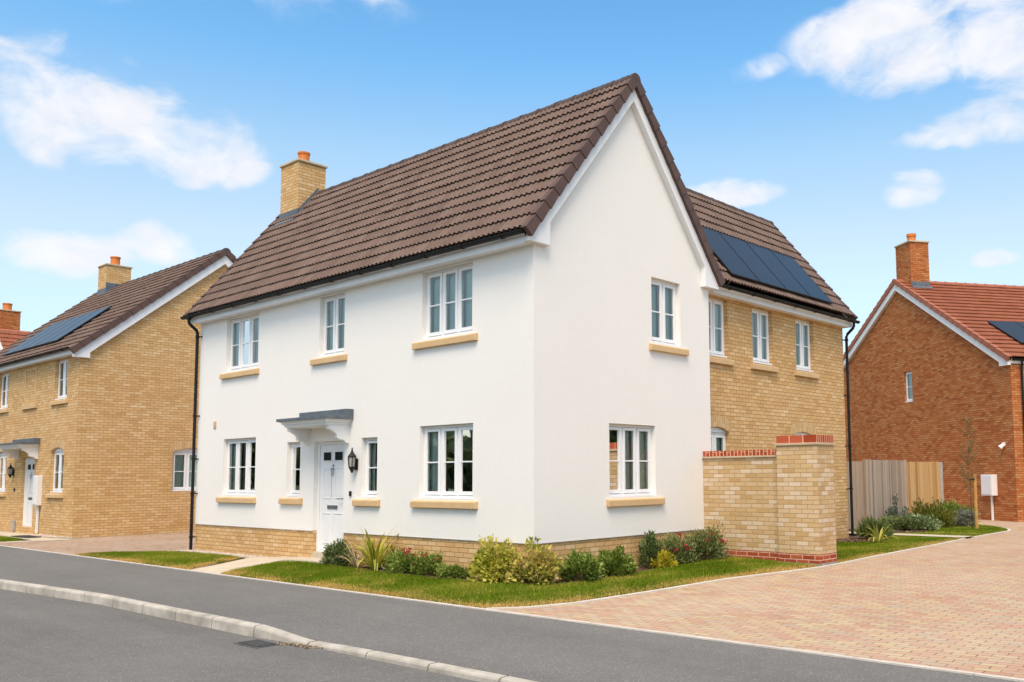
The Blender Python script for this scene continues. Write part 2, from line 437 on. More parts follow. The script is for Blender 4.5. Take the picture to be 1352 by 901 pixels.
def window(parent, F, a0, a1, b0, b1, lights, curtains, sill=None, setback=.09, arch=0., bars=True, fr=.045, seed=0, extra=None):
    """casement window: frame + sashes, panes, glazing bars, curtains and the dark room behind"""
    rnd = random.Random(seed)
    s = -setback
    top = b1 - arch
    mb = MB()
    mb.box(F, a0 + .001, a0 + fr, b0 + .002, top - .002, s - .06, s)
    mb.box(F, a1 - fr, a1 - .001, b0 + .002, top - .002, s - .06, s)
    mb.box(F, a0 + fr + .001, a1 - fr - .001, top - fr, top - .002, s - .06, s)
    mb.box(F, a0 + fr + .001, a1 - fr - .001, b0 + .002, b0 + .06, s - .06, s)
    mb.box(F, a0 + .002, a1 - .002, b0 + .003, b0 + .036, s + .001, -.012)       # projecting sub-sill
    if arch:                                                                   # white arched head board
        n = 12; cx = (a0 + a1) / 2; hw = (a1 - a0) / 2
        poly = [(a0 + .002, top), (a1 - .002, top)] + [(cx + hw * .99 * math.cos(math.pi * k / n), top + arch * (1 - (math.cos(math.pi * k / n)) ** 2) * .98) for k in range(1, n)]
        mb.prism(F, poly, s - .05, s + .03)
    w = (a1 - a0 - 2 * fr) / lights
    pn = MB(); gb = MB(); ct = {}
    for i in range(lights):
        x0 = a0 + fr + i * w; x1 = x0 + w
        if i:
            mb.box(F, x0 - .022, x0 + .022, b0 + .061, top - fr - .001, s - .058, s - .002)
        e = .004 if i == 0 else .026; g = .004 if i == lights - 1 else .026
        y0, y1 = b0 + .066, top - fr - .006
        st = .048
        X0, X1 = x0 + e, x1 - g
        c0, c1 = s - .045, s + .016
        mb.box(F, X0, X0 + st, y0, y1, c0, c1); mb.box(F, X1 - st, X1, y0, y1, c0, c1)
        mb.box(F, X0 + st, X1 - st, y0, y0 + st + .01, c0, c1 - .001); mb.box(F, X0 + st, X1 - st, y1 - st, y1, c0, c1 - .001)
        gx0, gx1, gy0, gy1 = X0 + st - .004, X1 - st + .004, y0 + st + .006, y1 - st + .004
        pn.face([F.P(gx0, gy0, s - .008), F.P(gx1, gy0, s - .008), F.P(gx1, gy1, s - .008), F.P(gx0, gy1, s - .008)], [(gx0, gy0), (gx1, gy0), (gx1, gy1), (gx0, gy1)])
        if bars:
            m_ = gy0 + (gy1 - gy0) * .485
            gb.box(F, gx0 + .003, gx1 - .003, m_ - .011, m_ + .011, s - .005, s + .008)
    wo = build(mb, 'window', M['upvc'], parent, bevel=.004)
    build(pn, 'pane', M['glass'], wo)
    if bars: build_each(gb, 'glazing_bar', M['upvc'], wo)
    # curtains: (from, to) fractions of the opening width, and their material
    for f0, f1, mk in curtains:
        cm = MB(); n = 40
        prev = None
        cw = a1 - a0
        ph = rnd.random() * 6
        for k in range(n + 1):
            f = f0 + (f1 - f0) * k / n
            d = .035 * math.sin(f * cw * 38 + ph) + .018 * math.sin(f * cw * 83 + ph * 2)
            cur = (a0 + f * cw, s - .085 + d * .35)
            if prev:
                mbp = [F.P(prev[0], b0 - .05, prev[1]), F.P(cur[0], b0 - .05, cur[1]), F.P(cur[0], top - .01, cur[1]), F.P(prev[0], top - .01, prev[1])]
                cm.face(mbp, [(0, 0), (1, 0), (1, 1), (0, 1)])
            prev = cur
        build(cm, 'curtain', M[mk], wo, smooth=True)
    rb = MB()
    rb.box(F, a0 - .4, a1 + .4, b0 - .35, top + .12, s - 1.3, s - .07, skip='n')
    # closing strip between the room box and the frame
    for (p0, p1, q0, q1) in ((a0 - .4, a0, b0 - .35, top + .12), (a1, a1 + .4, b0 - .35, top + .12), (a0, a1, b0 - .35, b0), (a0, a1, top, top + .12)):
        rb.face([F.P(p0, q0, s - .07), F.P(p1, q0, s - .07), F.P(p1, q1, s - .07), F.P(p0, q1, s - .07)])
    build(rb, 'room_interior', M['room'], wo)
    if extra: extra(wo)
    if sill:
        sm = MB()
        x0, x1, z0, z1 = sill
        P = F.P
        prof = [(-.03, z0), (.065, z0), (.065, z1 - .028), (.052, z1 - .014), (-.03, z1)]
        for (aa, sgn) in ((x0, -1), (x1, 1)):
            sm.face([P(aa, b, c) for c, b in (prof if sgn < 0 else prof[::-1])])
        for k in range(len(prof)):
            (c0_, b0_), (c1_, b1_) = prof[k], prof[(k + 1) % len(prof)]
            sm.face([P(x0, b0_, c0_), P(x1, b0_, c0_), P(x1, b1_, c1_), P(x0, b1_, c1_)])
        build(sm, 'sill', M['stone_sill'], wo, bevel=.006)
    return wo

def arch_spandrel(mb, F, a0, a1, b1, arch):
    """brick above a shallow segmental arch inside a rectangular hole that reaches b1"""
    n = 14; cx = (a0 + a1) / 2; hw = (a1 - a0) / 2; top = b1 - arch
    pts = [(cx - hw * math.cos(math.pi * k / n), top + arch * (1 - math.cos(math.pi * k / n) ** 2)) for k in range(n + 1)]
    for k in range(n):
        q = [pts[k], pts[k + 1], (pts[k + 1][0], b1), (pts[k][0], b1)]
        mb.face([F.P(a, b) for a, b in q], q)
        q2 = [pts[k], pts[k + 1]]
        mb.face([F.P(*q2[0]), F.P(*q2[1]), F.P(*q2[1], -.09), F.P(*q2[0], -.09)], [(0, 0), (.02, 0), (.02, .09), (0, .09)])

class HF:
    """gabled house frame: p along the ridge, q across, origin at a gable corner"""
    def __init__(s, o, r, q, D, zr, tan, zref=None):
        s.o = Vector(o); s.r = Vector(r).normalized(); s.q = Vector(q).normalized(); s.D = D; s.zr = zr; s.tan = tan
        a = math.atan(tan); s.ca, s.sa = math.cos(a), math.sin(a)
    def P(s, p, q, z): return s.o + s.r * p + s.q * q + Vector((0, 0, z))
    def top(s, q): return s.zr - s.tan * abs(q - s.D / 2)
    def slope(s, p, l, h, side=1):
        """l measured down the slope from the ridge, h above the slope plane"""
        q = s.D / 2 - side * (l * s.ca + h * s.sa)
        return s.P(p, q, s.zr - l * s.sa + h * s.ca)

def roof_tiles(name, H, p0, p1, eave_q, parent, m, side=1, gauge=.32, roll=.23, amp=.030, seg=6, start=None, lip=.030):
    """interlocking tiles: every course a wavy strip lapping the one below"""
    Ltot = (H.D / 2 - eave_q) / H.ca
    n = max(1, round(Ltot / gauge)); g = Ltot / n
    V = []; Fc = []; UV = []
    rl = roll / 2
    for c in range(n):
        l0 = Ltot - c * g; l1 = l0 - g - .05           # lower and upper edge
        ps = p0 if start is None else max(p0, start(l0))
        pe = p1
        k = max(2, int((pe - ps) / (rl / seg)))
        us = np.linspace(ps, pe, k + 1)
        ph = us / rl * 2 * np.pi
        h = amp * (np.cos(ph) * .5 + .5) ** 1.15
        jit = RNG.normal(0, .0022, int((pe - ps) / roll) + 3)
        jt = jit[((us - ps) / roll).astype(int)]
        base = len(V)
        for row, (l, lift) in enumerate(((l0 - .04, -lip * .4), (l0, lip + .012), (l0 - g * .5, lip * .5 + .008), (l1, .002))):
            for i in range(k + 1):
                hh = h[i] + lift + jt[i] * (1 if row else 0)
                if row == 0: hh = h[i] + lip * -.2 - .004
                V.append(H.slope(us[i], l + jt[i] * 1.5, hh, side)); UV.append((us[i], Ltot - l + .002 * (row > 0)))
        w = k + 1
        for row in range(3):
            for i in range(k):
                a = base + row * w + i
                Fc.append((a, a + 1, a + 1 + w, a + w))
    me = bpy.data.meshes.new(name)
    me.from_pydata([tuple(v) for v in V], [], Fc)
    uvl = me.uv_layers.new(name='UVMap')
    li = np.empty(len(me.loops), np.int32); me.loops.foreach_get('vertex_index', li)
    uvl.data.foreach_set('uv', np.array(UV)[li].astype(np.float32).ravel())
    b = bmesh.new(); b.from_mesh(me); bmesh.ops.recalc_face_normals(b, faces=b.faces); b.to_mesh(me); b.free()
    return link(name, me, m, parent)

def verge(H, pout, pin, eave_q, parent, m, side=1, gauge=.32):
    """dry verge: stepped cap units running up one roof edge"""
    Ltot = (H.D / 2 - eave_q) / H.ca
    n = max(1, round(Ltot / gauge)); g = Ltot / n
    mb = MB()
    for c in range(n):
        l0 = Ltot - c * g + .012; l1 = l0 - g - .02
        def ring(l, hi, lo, o):
            s = 1 if pin > pout else -1
            return [H.slope(pout - o * s, l, lo, side), H.slope(pout - o * s, l, hi, side), H.slope(pin, l, hi, side), H.slope(pin, l, hi - .03, side), H.slope(pout + .075 * s, l, hi - .03, side), H.slope(pout + .075 * s, l, lo, side)]
        A = ring(l0, .066, -.118, .012); B = ring(l1, .040, -.102, 0.)
        for k in range(6):
            k2 = (k + 1) % 6
            mb.face([A[k], A[k2], B[k2], B[k]], [(0, 0), (.1, 0), (.1, .3), (0, .3)])
        mb.face(A); mb.face(B[::-1])
    return build(mb, 'verge', m, parent)

def ridge(H, p0, p1, parent, m, r=.12, unit=.45):
    mb = MB()
    L = p1 - p0; n = round(L / unit); u = L / n
    for i in range(n):
        a = p0 + i * u; b = a + u + (.02 if i < n - 1 else 0)
        rings = []
        for p, rr in ((a, r), (a + .06, r), (a + .061, r - .010), (b, r - .012)):
            rings.append([H.P(p, H.D / 2 + rr * 1.05 * math.sin(t), H.zr - .065 + rr * math.cos(t)) for t in np.linspace(-1.75, 1.75, 11)])
        for k in range(3):
            for j in range(10):
                mb.face([rings[k][j], rings[k][j + 1], rings[k + 1][j + 1], rings[k + 1][j]])
        if i == 0: mb.face(rings[0])
        if i == n - 1: mb.face(rings[-1][::-1])
    return build(mb, 'ridge_tile', m, parent, merge=False)

def barge(H, p0, p1, off, depth, qa, kw, zk, parent, m, name='bargeboard'):
    """white chevron board with boxed kneelers on a gable (p0..p1 thick)"""
    mb = MB()
    D = H.D
    def zt(q): return H.top(q) + off
    def zb(q): return zt(q) - depth
    outer = [(-qa, zt(-qa)), (D / 2, zt(D / 2)), (D + qa, zt(D + qa))]
    poly = [(-qa, zk), (-qa, zt(-qa)), (D / 2, zt(D / 2)), (D + qa, zt(D + qa)), (D + qa, zk), (D + qa - kw, zk), (D + qa - kw, zb(D + qa - kw)), (D / 2, zb(D / 2)), (-qa + kw, zb(-qa + kw)), (-qa + kw, zk)]
    quads = [[0, 1, 8, 9], [1, 2, 7, 8], [2, 3, 6, 7], [3, 4, 5, 6]]
    for p, o in ((p0, 1), (p1, -1)):
        for qd in quads:
            ids = qd if o > 0 else qd[::-1]
            mb.face([H.P(p, *poly[i]) for i in ids])
    n = len(poly)
    for i in range(n):
        a, b = poly[i], poly[(i + 1) % n]
        mb.face([H.P(p0, *a), H.P(p1, *a), H.P(p1, *b), H.P(p0, *b)])
    return build(mb, name, m, parent, bevel=.006)

def gutter(H, p0, p1, q, z, parent, side=1, r=.058):
    mb = MB(); br = MB()
    qq = q if side > 0 else H.D - q
    sgn = 1 if side > 0 else -1
    n = 8
    def prof(p, rr): return [H.P(p, qq + sgn * rr * math.cos(t), z + rr * math.sin(t)) for t in np.linspace(math.pi, 2 * math.pi, n + 1)]
    A, B = prof(p0, r), prof(p1, r); A2, B2 = prof(p0, r - .006), prof(p1, r - .006)
    for k in range(n):
        mb.face([A[k], A[k + 1], B[k + 1], B[k]]); mb.face([A2[k + 1], A2[k], B2[k], B2[k + 1]])
    for X, Y in ((A, A2), (B, B2)):
        for k in range(n): mb.face([X[k], X[k + 1], Y[k + 1], Y[k]])
        mb.face(X)
    mb.face([A[0], B[0], B2[0], A2[0]]); mb.face([A[-1], A2[-1], B2[-1], B[-1]])
    L = abs(p1 - p0); k = int(L / .95)
    for i in range(k + 1):
        p = p0 + (p1 - p0) * (i + .5) / (k + 1)
        X, Y = prof(p - .02, r + .010), prof(p + .02, r + .010)
        for j in range(n): br.face([X[j], X[j + 1], Y[j + 1], Y[j]])
        br.face(X); br.face(Y[::-1])
    g = build(mb, 'gutter', M['black_plastic'], parent)
    build_each(br, 'gutter_bracket', M['black_plastic'], g)
    return g

def fascia(H, p0, p1, qf, z0, z1, parent, side=1):
    """fascia board with the flat soffit behind it"""
    mb = MB()
    s = (lambda q: q) if side > 0 else (lambda q: H.D - q)
    P = H.P
    for (qa, qb, za, zb) in ((qf, qf + .022, z0, z1), (qf + .023, -.002, z0 + .012, z0 + .024)):
        c = [P(p, s(q), z) for p in (p0, p1) for q in (qa, qb) for z in (za, zb)]
        for f in ((0, 1, 3, 2), (4, 6, 7, 5), (0, 4, 5, 1), (2, 3, 7, 6), (0, 2, 6, 4), (1, 5, 7, 3)):
            mb.face([c[i] for i in f])
    return build(mb, 'fascia', M['white_board'], parent, bevel=.003)

def downpipe(pts, parent, r=.034, clips=()):
    mb = MB(); mb.tube(pts, r, 10)
    d = build(mb, 'downpipe', M['black_plastic'], parent, smooth=False)
    for (p, dirv) in clips:
        cm = MB(); p = Vector(p)
        cm.lathe(p - Vector((0, 0, .02)), [(r + .012, 0), (r + .012, .04)], 10)
        cm.tube([p, p + Vector(dirv)], .014, 6)
        build(cm, 'pipe_clip', M['black_plastic'], d)
    pass
    return d

def chimney(parent, x0, x1, y0, y1, z0, z1, bm, ax=(1, 0), flash=None, pot_r=.135, pot_h=.32, cap=.06):
    F = Fr((x0, y0, 0), (ax[0], ax[1], 0))
    a1 = x1 - x0; c = y1 - y0
    mb = MB(); mb.box(F, 0, a1, z0, z1, -c, 0)
    ch = build(mb, 'chimney', bm, parent)
    cp = MB(); cp.box(F, -.035, a1 + .035, z1 + .002, z1 + cap, -c - .035, .035)
    build(cp, 'chimney_cap', M['chim_cap'], ch, bevel=.012)
    pm = MB(); ctr = F.P(a1 / 2, z1 + cap, -c / 2)
    pm.lathe(ctr, [(pot_r * 1.02, 0), (pot_r, .03), (pot_r * .97, pot_h * .7), (pot_r * .99, pot_h - .05), (pot_r * 1.1, pot_h - .045), (pot_r * 1.1, pot_h - .005), (pot_r * 1.04, pot_h), (pot_r * .85, pot_h), (pot_r * .8, pot_h - .2)], 18)
    build(pm, 'chimney_pot', M['pot'], ch, smooth=False)
    return ch, F

def quad_prism(mb, q, t):
    """4 corner points thickened by vector t"""
    q = [Vector(p) for p in q]; t = Vector(t)
    b = [p + t for p in q]
    mb.face(q[::-1]); mb.face(b)
    for i in range(len(q)):
        j = (i + 1) % len(q)
        mb.face([q[i], q[j], b[j], b[i]])

def solar(H, p0, l_top, l_bot, w, n, parent, h=.10, side=1, gap=.02):
    for i in range(n):
        a = p0 + i * (w + gap); b = a + w
        fm = MB()
        c = [H.slope(a, l_bot, h, side), H.slope(b, l_bot, h, side), H.slope(b, l_top, h, side), H.slope(a, l_top, h, side)]
        nn = (H.slope(a, l_bot, h - .04, side) - c[0])
        fm.face([Vector(p) + nn for p in c][::-1])
        for k in range(4):
            k2 = (k + 1) % 4
            fm.face([c[k], c[k2], c[k2] + nn, c[k] + nn])
        e = .022
        inn = [H.slope(a + e, l_bot - e, h, side), H.slope(b - e, l_bot - e, h, side), H.slope(b - e, l_top + e, h, side), H.slope(a + e, l_top + e, h, side)]
        for k in range(4):
            k2 = (k + 1) % 4
            fm.face([c[k], c[k2], inn[k2], inn[k]])
        po = build(fm, 'solar_panel', M['black_metal'], parent)
        pm = MB()
        pm.face([p - (nn * -.05) for p in inn], [(0, 0), (w, 0), (w, l_bot - l_top), (0, l_bot - l_top)])
        build(pm, 'solar_cell_sheet', M['pv'], po)
        rm = MB()
        for lr in (l_top + (l_bot - l_top) * .22, l_top + (l_bot - l_top) * .8):
            q = [H.slope(a - .008, lr, .0, side), H.slope(b + .008, lr, .0, side), H.slope(b + .008, lr + .04, .0, side), H.slope(a - .008, lr + .04, .0, side)]
            quad_prism(rm, q, -nn / .04 * (h - .045))
        build_each(rm, 'mounting_rail', M['black_metal'], po)

def canopy(parent, F, a0, a1, proj=.574, zt=2.655):
    """flat lead-topped door hood with moulded fascia and two shaped brackets"""
    mb = MB()
    steps = [(2.62, zt - .055, .0), (2.585, 2.62, .022), (2.545, 2.585, .05), (2.505, 2.545, .085), (2.49, 2.505, .10)]
    for z0, z1, ins in steps:
        mb.box(F, a0 + ins, a1 - ins, z0 if z0 < z1 else z0 - .02, z1, .0, proj - ins)
    cn = build(mb, 'canopy', M['white_board'], parent, bevel=.005)
    lm = MB(); P = F.P
    fz = .05
    e = .02
    lo = [P(a0 - e, 2.603, .002), P(a1 + e, 2.603, .002), P(a1 + e, 2.603, proj + e), P(a0 - e, 2.603, proj + e)]
    hi = [P(a0 - e, 2.69, .002), P(a1 + e, 2.69, .002), P(a1 + e, zt, proj + e), P(a0 - e, zt, proj + e)]
    lm.face(hi); lm.face(lo[::-1])
    for k in range(4):
        k2 = (k + 1) % 4
        lm.face([lo[k], lo[k2], hi[k2], hi[k]])
    lm.box(F, a0 + .02, a1 + e + .002, 2.672, 2.79, .003, .15)
    build(lm, 'lead_roof', M['lead'], cn, bevel=.004)
    for aa in (a0 + .10, a1 - .19):
        bm_ = MB()
        prof = [(0, 2.49), (.43, 2.49), (.43, 2.43)]
        for k in range(9):
            t = k / 8
            prof.append((.40 - .30 * t - .05 * math.sin(t * math.pi * 2), 2.425 - .19 * t - .035 * math.sin(t * math.pi)))
        prof += [(.085, 2.20), (0, 2.17)]
        G = Fr(F.P(aa, 0, 0), F.n)                       # a = outwards, c = sideways
        n = len(prof)
        for c, rev in ((0, 0), (.085, 1)):
            pts = [G.P(a, b, -c) for a, b in prof]
            # fan from the inner top corner
            for i in range(1, n - 1):
                tri = [pts[0], pts[i], pts[i + 1]]
                bm_.face(tri if rev else tri[::-1])
        for i in range(n):
            p, q = prof[i], prof[(i + 1) % n]
            bm_.face([G.P(*p, 0), G.P(*q, 0), G.P(*q, -.085), G.P(*p, -.085)])
        build(bm_, 'bracket', M['white_board'], cn)
    return cn

def front_door(parent, F, a0, a1, b0, b1, simple=False):
    """white panelled door in its frame; F is the wall frame"""
    s = -.09
    fm = MB()
    fm.box(F, a0 + .001, a0 + .06, b0, b1 - .001, s - .06, s + .01)
    fm.box(F, a1 - .06, a1 - .001, b0, b1 - .001, s - .06, s + .01)
    fm.box(F, a0 + .061, a1 - .061, b1 - .06, b1 - .001, s - .06, s + .01)
    fm.box(F, a0 + .061, a1 - .061, b0, b0 + .035, s - .06, s + .02)
    df = build(fm, 'door_frame', M['upvc'], parent, bevel=.004)
    lm = MB()
    d0, d1, e0, e1 = a0 + .063, a1 - .063, b0 + .04, b1 - .063
    lm.box(F, d0, d1, e0, e1, s - .05, s - .012)
    w = d1 - d0; cx = (d0 + d1) / 2
    def ring(x0, x1, z0, z1, t=.022, h=.010):
        c0, c1 = s - .012, s - .012 + h
        lm.box(F, x0, x1, z0, z0 + t, c0, c1); lm.box(F, x0, x1, z1 - t, z1, c0, c1)
        lm.box(F, x0, x0 + t, z0 + t, z1 - t, c0, c1 - .001); lm.box(F, x1 - t, x1, z0 + t, z1 - t, c0, c1 - .001)
    l, r_, m0, m1 = d0 + .11, d1 - .11, cx - .05, cx + .05
    for (p, q) in ((l, m0), (m1, r_)):
        ring(p - .015, q + .015, b0 + 1.66, b0 + 1.86, .022, .014)
        ring(p, q, b0 + .98, b0 + 1.55); ring(p, q, b0 + .16, b0 + .72)
        lm.box(F, p + .05, q - .05, b0 + 1.03, b0 + 1.50, s - .012, s - .006)
        lm.box(F, p + .05, q - .05, b0 + .21, b0 + .67, s - .012, s - .006)
    do = build(lm, 'door', M['door_white'], parent, bevel=.003)
    g = MB()
    for (p, q) in ((l, m0), (m1, r_)):
        g.box(F, p + .010, q - .010, b0 + 1.685, b0 + 1.835, s - .012, s - .004)
    build_each(g, 'door_glass', M['dark_glass'], do)
    k = MB()
    k.box(F, cx - .022, cx + .022, b0 + 1.565, b0 + 1.61, s - .012, s + .004)
    build(k, 'spyhole', M['chrome'], do, bevel=.01)
    kn = MB()
    kn.box(F, cx - .03, cx + .03, b0 + 1.50, b0 + 1.545, s - .012, s + .018)
    c = [F.P(cx + .028 * math.sin(t), b0 + 1.46 + .055 * math.cos(t), s + .012) for t in np.linspace(0, 2 * math.pi, 13)]
    kn.tube(c, .009, 6, cap=False)
    build(kn, 'knocker', M['chrome'], do)
    lb = MB()
    lb.box(F, cx - .165, cx + .165, b0 + .79, b0 + .86, s - .012, s + .002)
    lb.box(F, cx - .14, cx + .14, b0 + .805, b0 + .845, s + .003, s + .008)
    build(lb, 'letterbox', M['chrome'], do, bevel=.003)
    hd = MB()
    hd.box(F, r_ + .035, r_ + .075, b0 + .84, b0 + 1.04, s - .012, s - .002)
    hd.tube([F.P(r_ + .055, b0 + .985, s), F.P(r_ + .055, b0 + .985, s + .05), F.P(r_ - .09, b0 + .985, s + .055)], .010, 8)
    hd.lathe(F.P(r_ + .055, b0 + .875, s - .004), [(.012, -.012), (.012, .012)], 8)
    build(hd, 'handle', M['chrome'], do)
    rb = MB()
    rb.box(F, a0 - .2, a1 + .2, b0, b1 + .1, s - 1.2, s - .065, skip='n')
    build(rb, 'hall_interior', M['room'], do)
    return do

def lantern(F, a, b, label, group=None):
    """black six-sided wall lantern; (a,b) is the lower end of its body on the wall"""
    base = F.P(a, b, 0)
    t = thing('wall_lantern', base, label, 'wall lamp', group)
    c = F.P(a, b, .10)
    fm = MB()
    fm.box(F, a - .045, a + .045, b + .0, b + .20, .001, .022)
    fm.tube([F.P(a, b + .10, .02), F.P(a, b + .06, .06), F.P(a, b + .05, .115)], .014, 6)
    fm.lathe(c, [(.010, -.055), (.022, -.045), (.030, -.02), (.040, .0), (.058, .022), (.062, .045), (.062, .055)], 6)
    for k in range(6):
        t0 = 2 * math.pi * (k + .5) / 6
        d = Vector((math.cos(t0), math.sin(t0), 0))
        fm.tube([c + d * .059 + Vector((0, 0, .05)), c + d * .074 + Vector((0, 0, .225))], .008, 5)
    fm.lathe(c, [(.079, .225), (.081, .240), (.064, .262), (.036, .30), (.022, .325), (.026, .335), (.012, .35), (.016, .37), (.006, .395)], 6)
    build(fm, 'lantern_frame', M['black_metal'], t)
    gm = MB(); gm.lathe(c, [(.053, .056), (.067, .224)], 6)
    build(gm, 'lantern_glass', M['lamp_glass'], t)
    bm_ = MB(); bm_.lathe(c, [(.012, .06), (.014, .12), (.024, .15), (.018, .185), (.004, .2)], 10)
    return t

def meter_box(name, F, a0, a1, b0, b1, label, pipe_a, zg, depth=.20, cat='meter box'):
    t = thing(name, F.P((a0 + a1) / 2, zg, 0), label, cat)
    mb = MB(); mb.box(F, a0, a1, b0, b1, .001, depth)
    build(mb, 'box_body', M['white_board'], t, bevel=.012)
    d = MB(); d.box(F, a0 + .035, a1 - .035, b0 + .04, b1 - .04, depth + .001, depth + .014)
    build(d, 'box_door', M['white_board'], t, bevel=.006)
    p = MB(); p.box(F, pipe_a - .03, pipe_a + .03, zg, b0 - .001, .02, .08)
    build(p, 'pipe_cover', M['white_board'], t, bevel=.008)
    return t

# ------------------------------------------------------------------ camera
CAM = Vector((9.597, -9.437, 1.567))
yaw, pitch, roll = -0.7053513, 0.0885610, -0.0087068
fw = Vector((math.sin(yaw) * math.cos(pitch), math.cos(yaw) * math.cos(pitch), math.sin(pitch)))
rt = Vector((math.cos(yaw), -math.sin(yaw), 0)); up = rt.cross(fw)
RR = rt * math.cos(roll) + up * math.sin(roll); UU = -rt * math.sin(roll) + up * math.cos(roll)
cd = bpy.data.cameras.new('camera'); co = bpy.data.objects.new('camera', cd); COL.objects.link(co)
co.matrix_world = Matrix(((RR.x, UU.x, -fw.x, CAM.x), (RR.y, UU.y, -fw.y, CAM.y), (RR.z, UU.z, -fw.z, CAM.z), (0, 0, 0, 1)))
cd.sensor_width = 36; cd.lens = 32.1565; cd.shift_x = -.10007; cd.shift_y = .05163
cd.clip_start = .1; cd.clip_end = 2000
sc.camera = co

# ================================================================== MAIN WHITE HOUSE
W, D = 10.58, 4.57
house = thing('white_house', (0, 0, 0), 'white rendered two storey house with brown tiled roof on the street corner', 'house')
Ff = Fr((0, 0, 0), (1, 0, 0))            # front wall, a = x (negative to the left)
Fg = Fr((0, 0, 0), (0, 1, 0))            # gable wall on the right, a = y
H = HF((0, 0, 0), (-1, 0, 0), (0, 1, 0), D, 8.335, 1.243)
ZP = .592
front_holes = [(-9.38, -8.03, 1.205, 2.40), (-6.82, -6.34, 1.205, 2.258), (-4.33, -3.86, 1.205, 2.262), (-2.68, -1.345, 1.205, 2.40),
               (-9.38, -8.03, 3.83, 4.985), (-5.76, -4.93, 3.83, 4.985), (-2.65, -1.375, 3.83, 4.985), (-5.86, -4.87, .20, 2.235)]
gable_holes = [(1.69, 2.90, 1.205, 2.40), (2.84, 3.67, 3.83, 4.98)]
mb = MB()
wall_faces(mb, Ff, -W, 0, ZP, 5.02, front_holes, .12)
wall_faces(mb, Fg, 0, D, ZP, 5.02, gable_holes, .12)
# gable triangle
zt = H.top(0) - .1
mb.face([Fg.P(0, 5.02), Fg.P(D, 5.02), Fg.P(D, zt), Fg.P(D / 2, H.zr - .1), Fg.P(0, zt)], [(0, 5.02), (D, 5.02), (D, zt), (D / 2, 8.2), (0, zt)])
# left gable and back so the house is a closed body
mb.face([(-W, D, ZP), (-W, 0, ZP), (-W, 0, zt), (-W, D / 2, H.zr - .1), (-W, D, zt)])
mb.face([(0, D, ZP), (-W, D, ZP), (-W, D, zt), (0, D, zt)])
# thin drip edge of the render
for F_, a, b in ((Ff, -W, 0), (Fg, 0, D)):
    pass
build(mb, 'rendered_wall', M['render'], house)
# brick plinth, set back behind the render
pl = MB(); sb = -.018
Fpf = Fr((0, .018, 0), (1, 0, 0)); Fpg = Fr((-.018, 0, 0), (0, 1, 0))
wall_faces(pl, Fpf, -W + .018, -5.86, -.1, ZP, [], .1)
wall_faces(pl, Fpf, -4.87, -.018, -.1, ZP, [], .1)
wall_faces(pl, Fpg, .018, D, -.1, ZP, [], .1)
pl.face([(-5.86, .018, -.1), (-5.86, .018, ZP), (-5.86, .15, ZP), (-5.86, .15, -.1)], [(0, -.1), (0, ZP), (.1, ZP), (.1, -.1)])
pl.face([(-4.87, .018, -.1), (-4.87, .018, ZP), (-4.87, .15, ZP), (-4.87, .15, -.1)], [(0, -.1), (0, ZP), (.1, ZP), (.1, -.1)])
pl.face([(-W + .018, D, -.1), (-W + .018, .018, -.1), (-W + .018, .018, ZP), (-W + .018, D, ZP)], [(0, -.1), (D, -.1), (D, ZP), (0, ZP)])
build(pl, 'brick_plinth', M['buff'], house)
bd = MB()     # dark bell-cast bead under the render
bd.box(Ff, -W, -5.862, ZP - .014, ZP - .001, -.016, .004); bd.box(Ff, -4.868, 0.0, ZP - .014, ZP - .001, -.016, .004)
bd.box(Fg, .0, D, ZP - .0135, ZP - .0015, -.016, .0042)
build(bd, 'render_stop_bead', M['upvc'], house)
# threshold
th = MB(); th.box(Ff, -5.85, -4.88, .02, .199, -.2, .0)
build(th, 'door_step', M['slab'], house, bevel=.01)

def cloth(wo):
    m_ = MB(); m_.lathe((-2.12, .42, 1.20), [(.10, 0), (.13, .04), (.12, .12), (.11, .135), (.13, .15), (.05, .16)], 14)
    build(m_, 'ornament', M['jar'], wo)
CD, CT = 'curtain_dim', 'curtain_teal'
window(house, Ff, *front_holes[0], 3, [(-.45, .22, CD), (.38, 1.35, 'curtain_olive')], (-9.53, -7.96, 1.065, 1.190), seed=1)
window(house, Ff, *front_holes[1], 1, [(-.8, .42, CD)], (-6.99, -6.22, 1.065, 1.190), seed=2)
window(house, Ff, *front_holes[2], 1, [(-.7, .38, CD)], (-4.51, -3.75, 1.065, 1.190), seed=3)
window(house, Ff, *front_holes[3], 3, [(-.3, .24, CD)], (-2.84, -1.22, 1.065, 1.190), seed=4, extra=cloth)
window(house, Ff, *front_holes[4], 3, [(-.4, 1.4, CT)], (-9.53, -7.96, 3.69, 3.815), seed=5)
window(house, Ff, *front_holes[5], 2, [(-.4, 1.4, CT)], (-5.97, -4.82, 3.69, 3.815), seed=6)
window(house, Ff, *front_holes[6], 3, [(-.4, 1.4, CT)], (-2.84, -1.24, 3.69, 3.815), seed=7)
window(house, Fg, *gable_holes[0], 3, [(.50, 1.4, CD)], (1.61, 3.07, 1.065, 1.190), seed=8)
window(house, Fg, *gable_holes[1], 2, [(-.4, 1.4, CT)], (2.75, 3.84, 3.69, 3.815), seed=9)
front_door(house, Ff, *front_holes[7])
canopy(house, Ff, -6.18, -4.61)
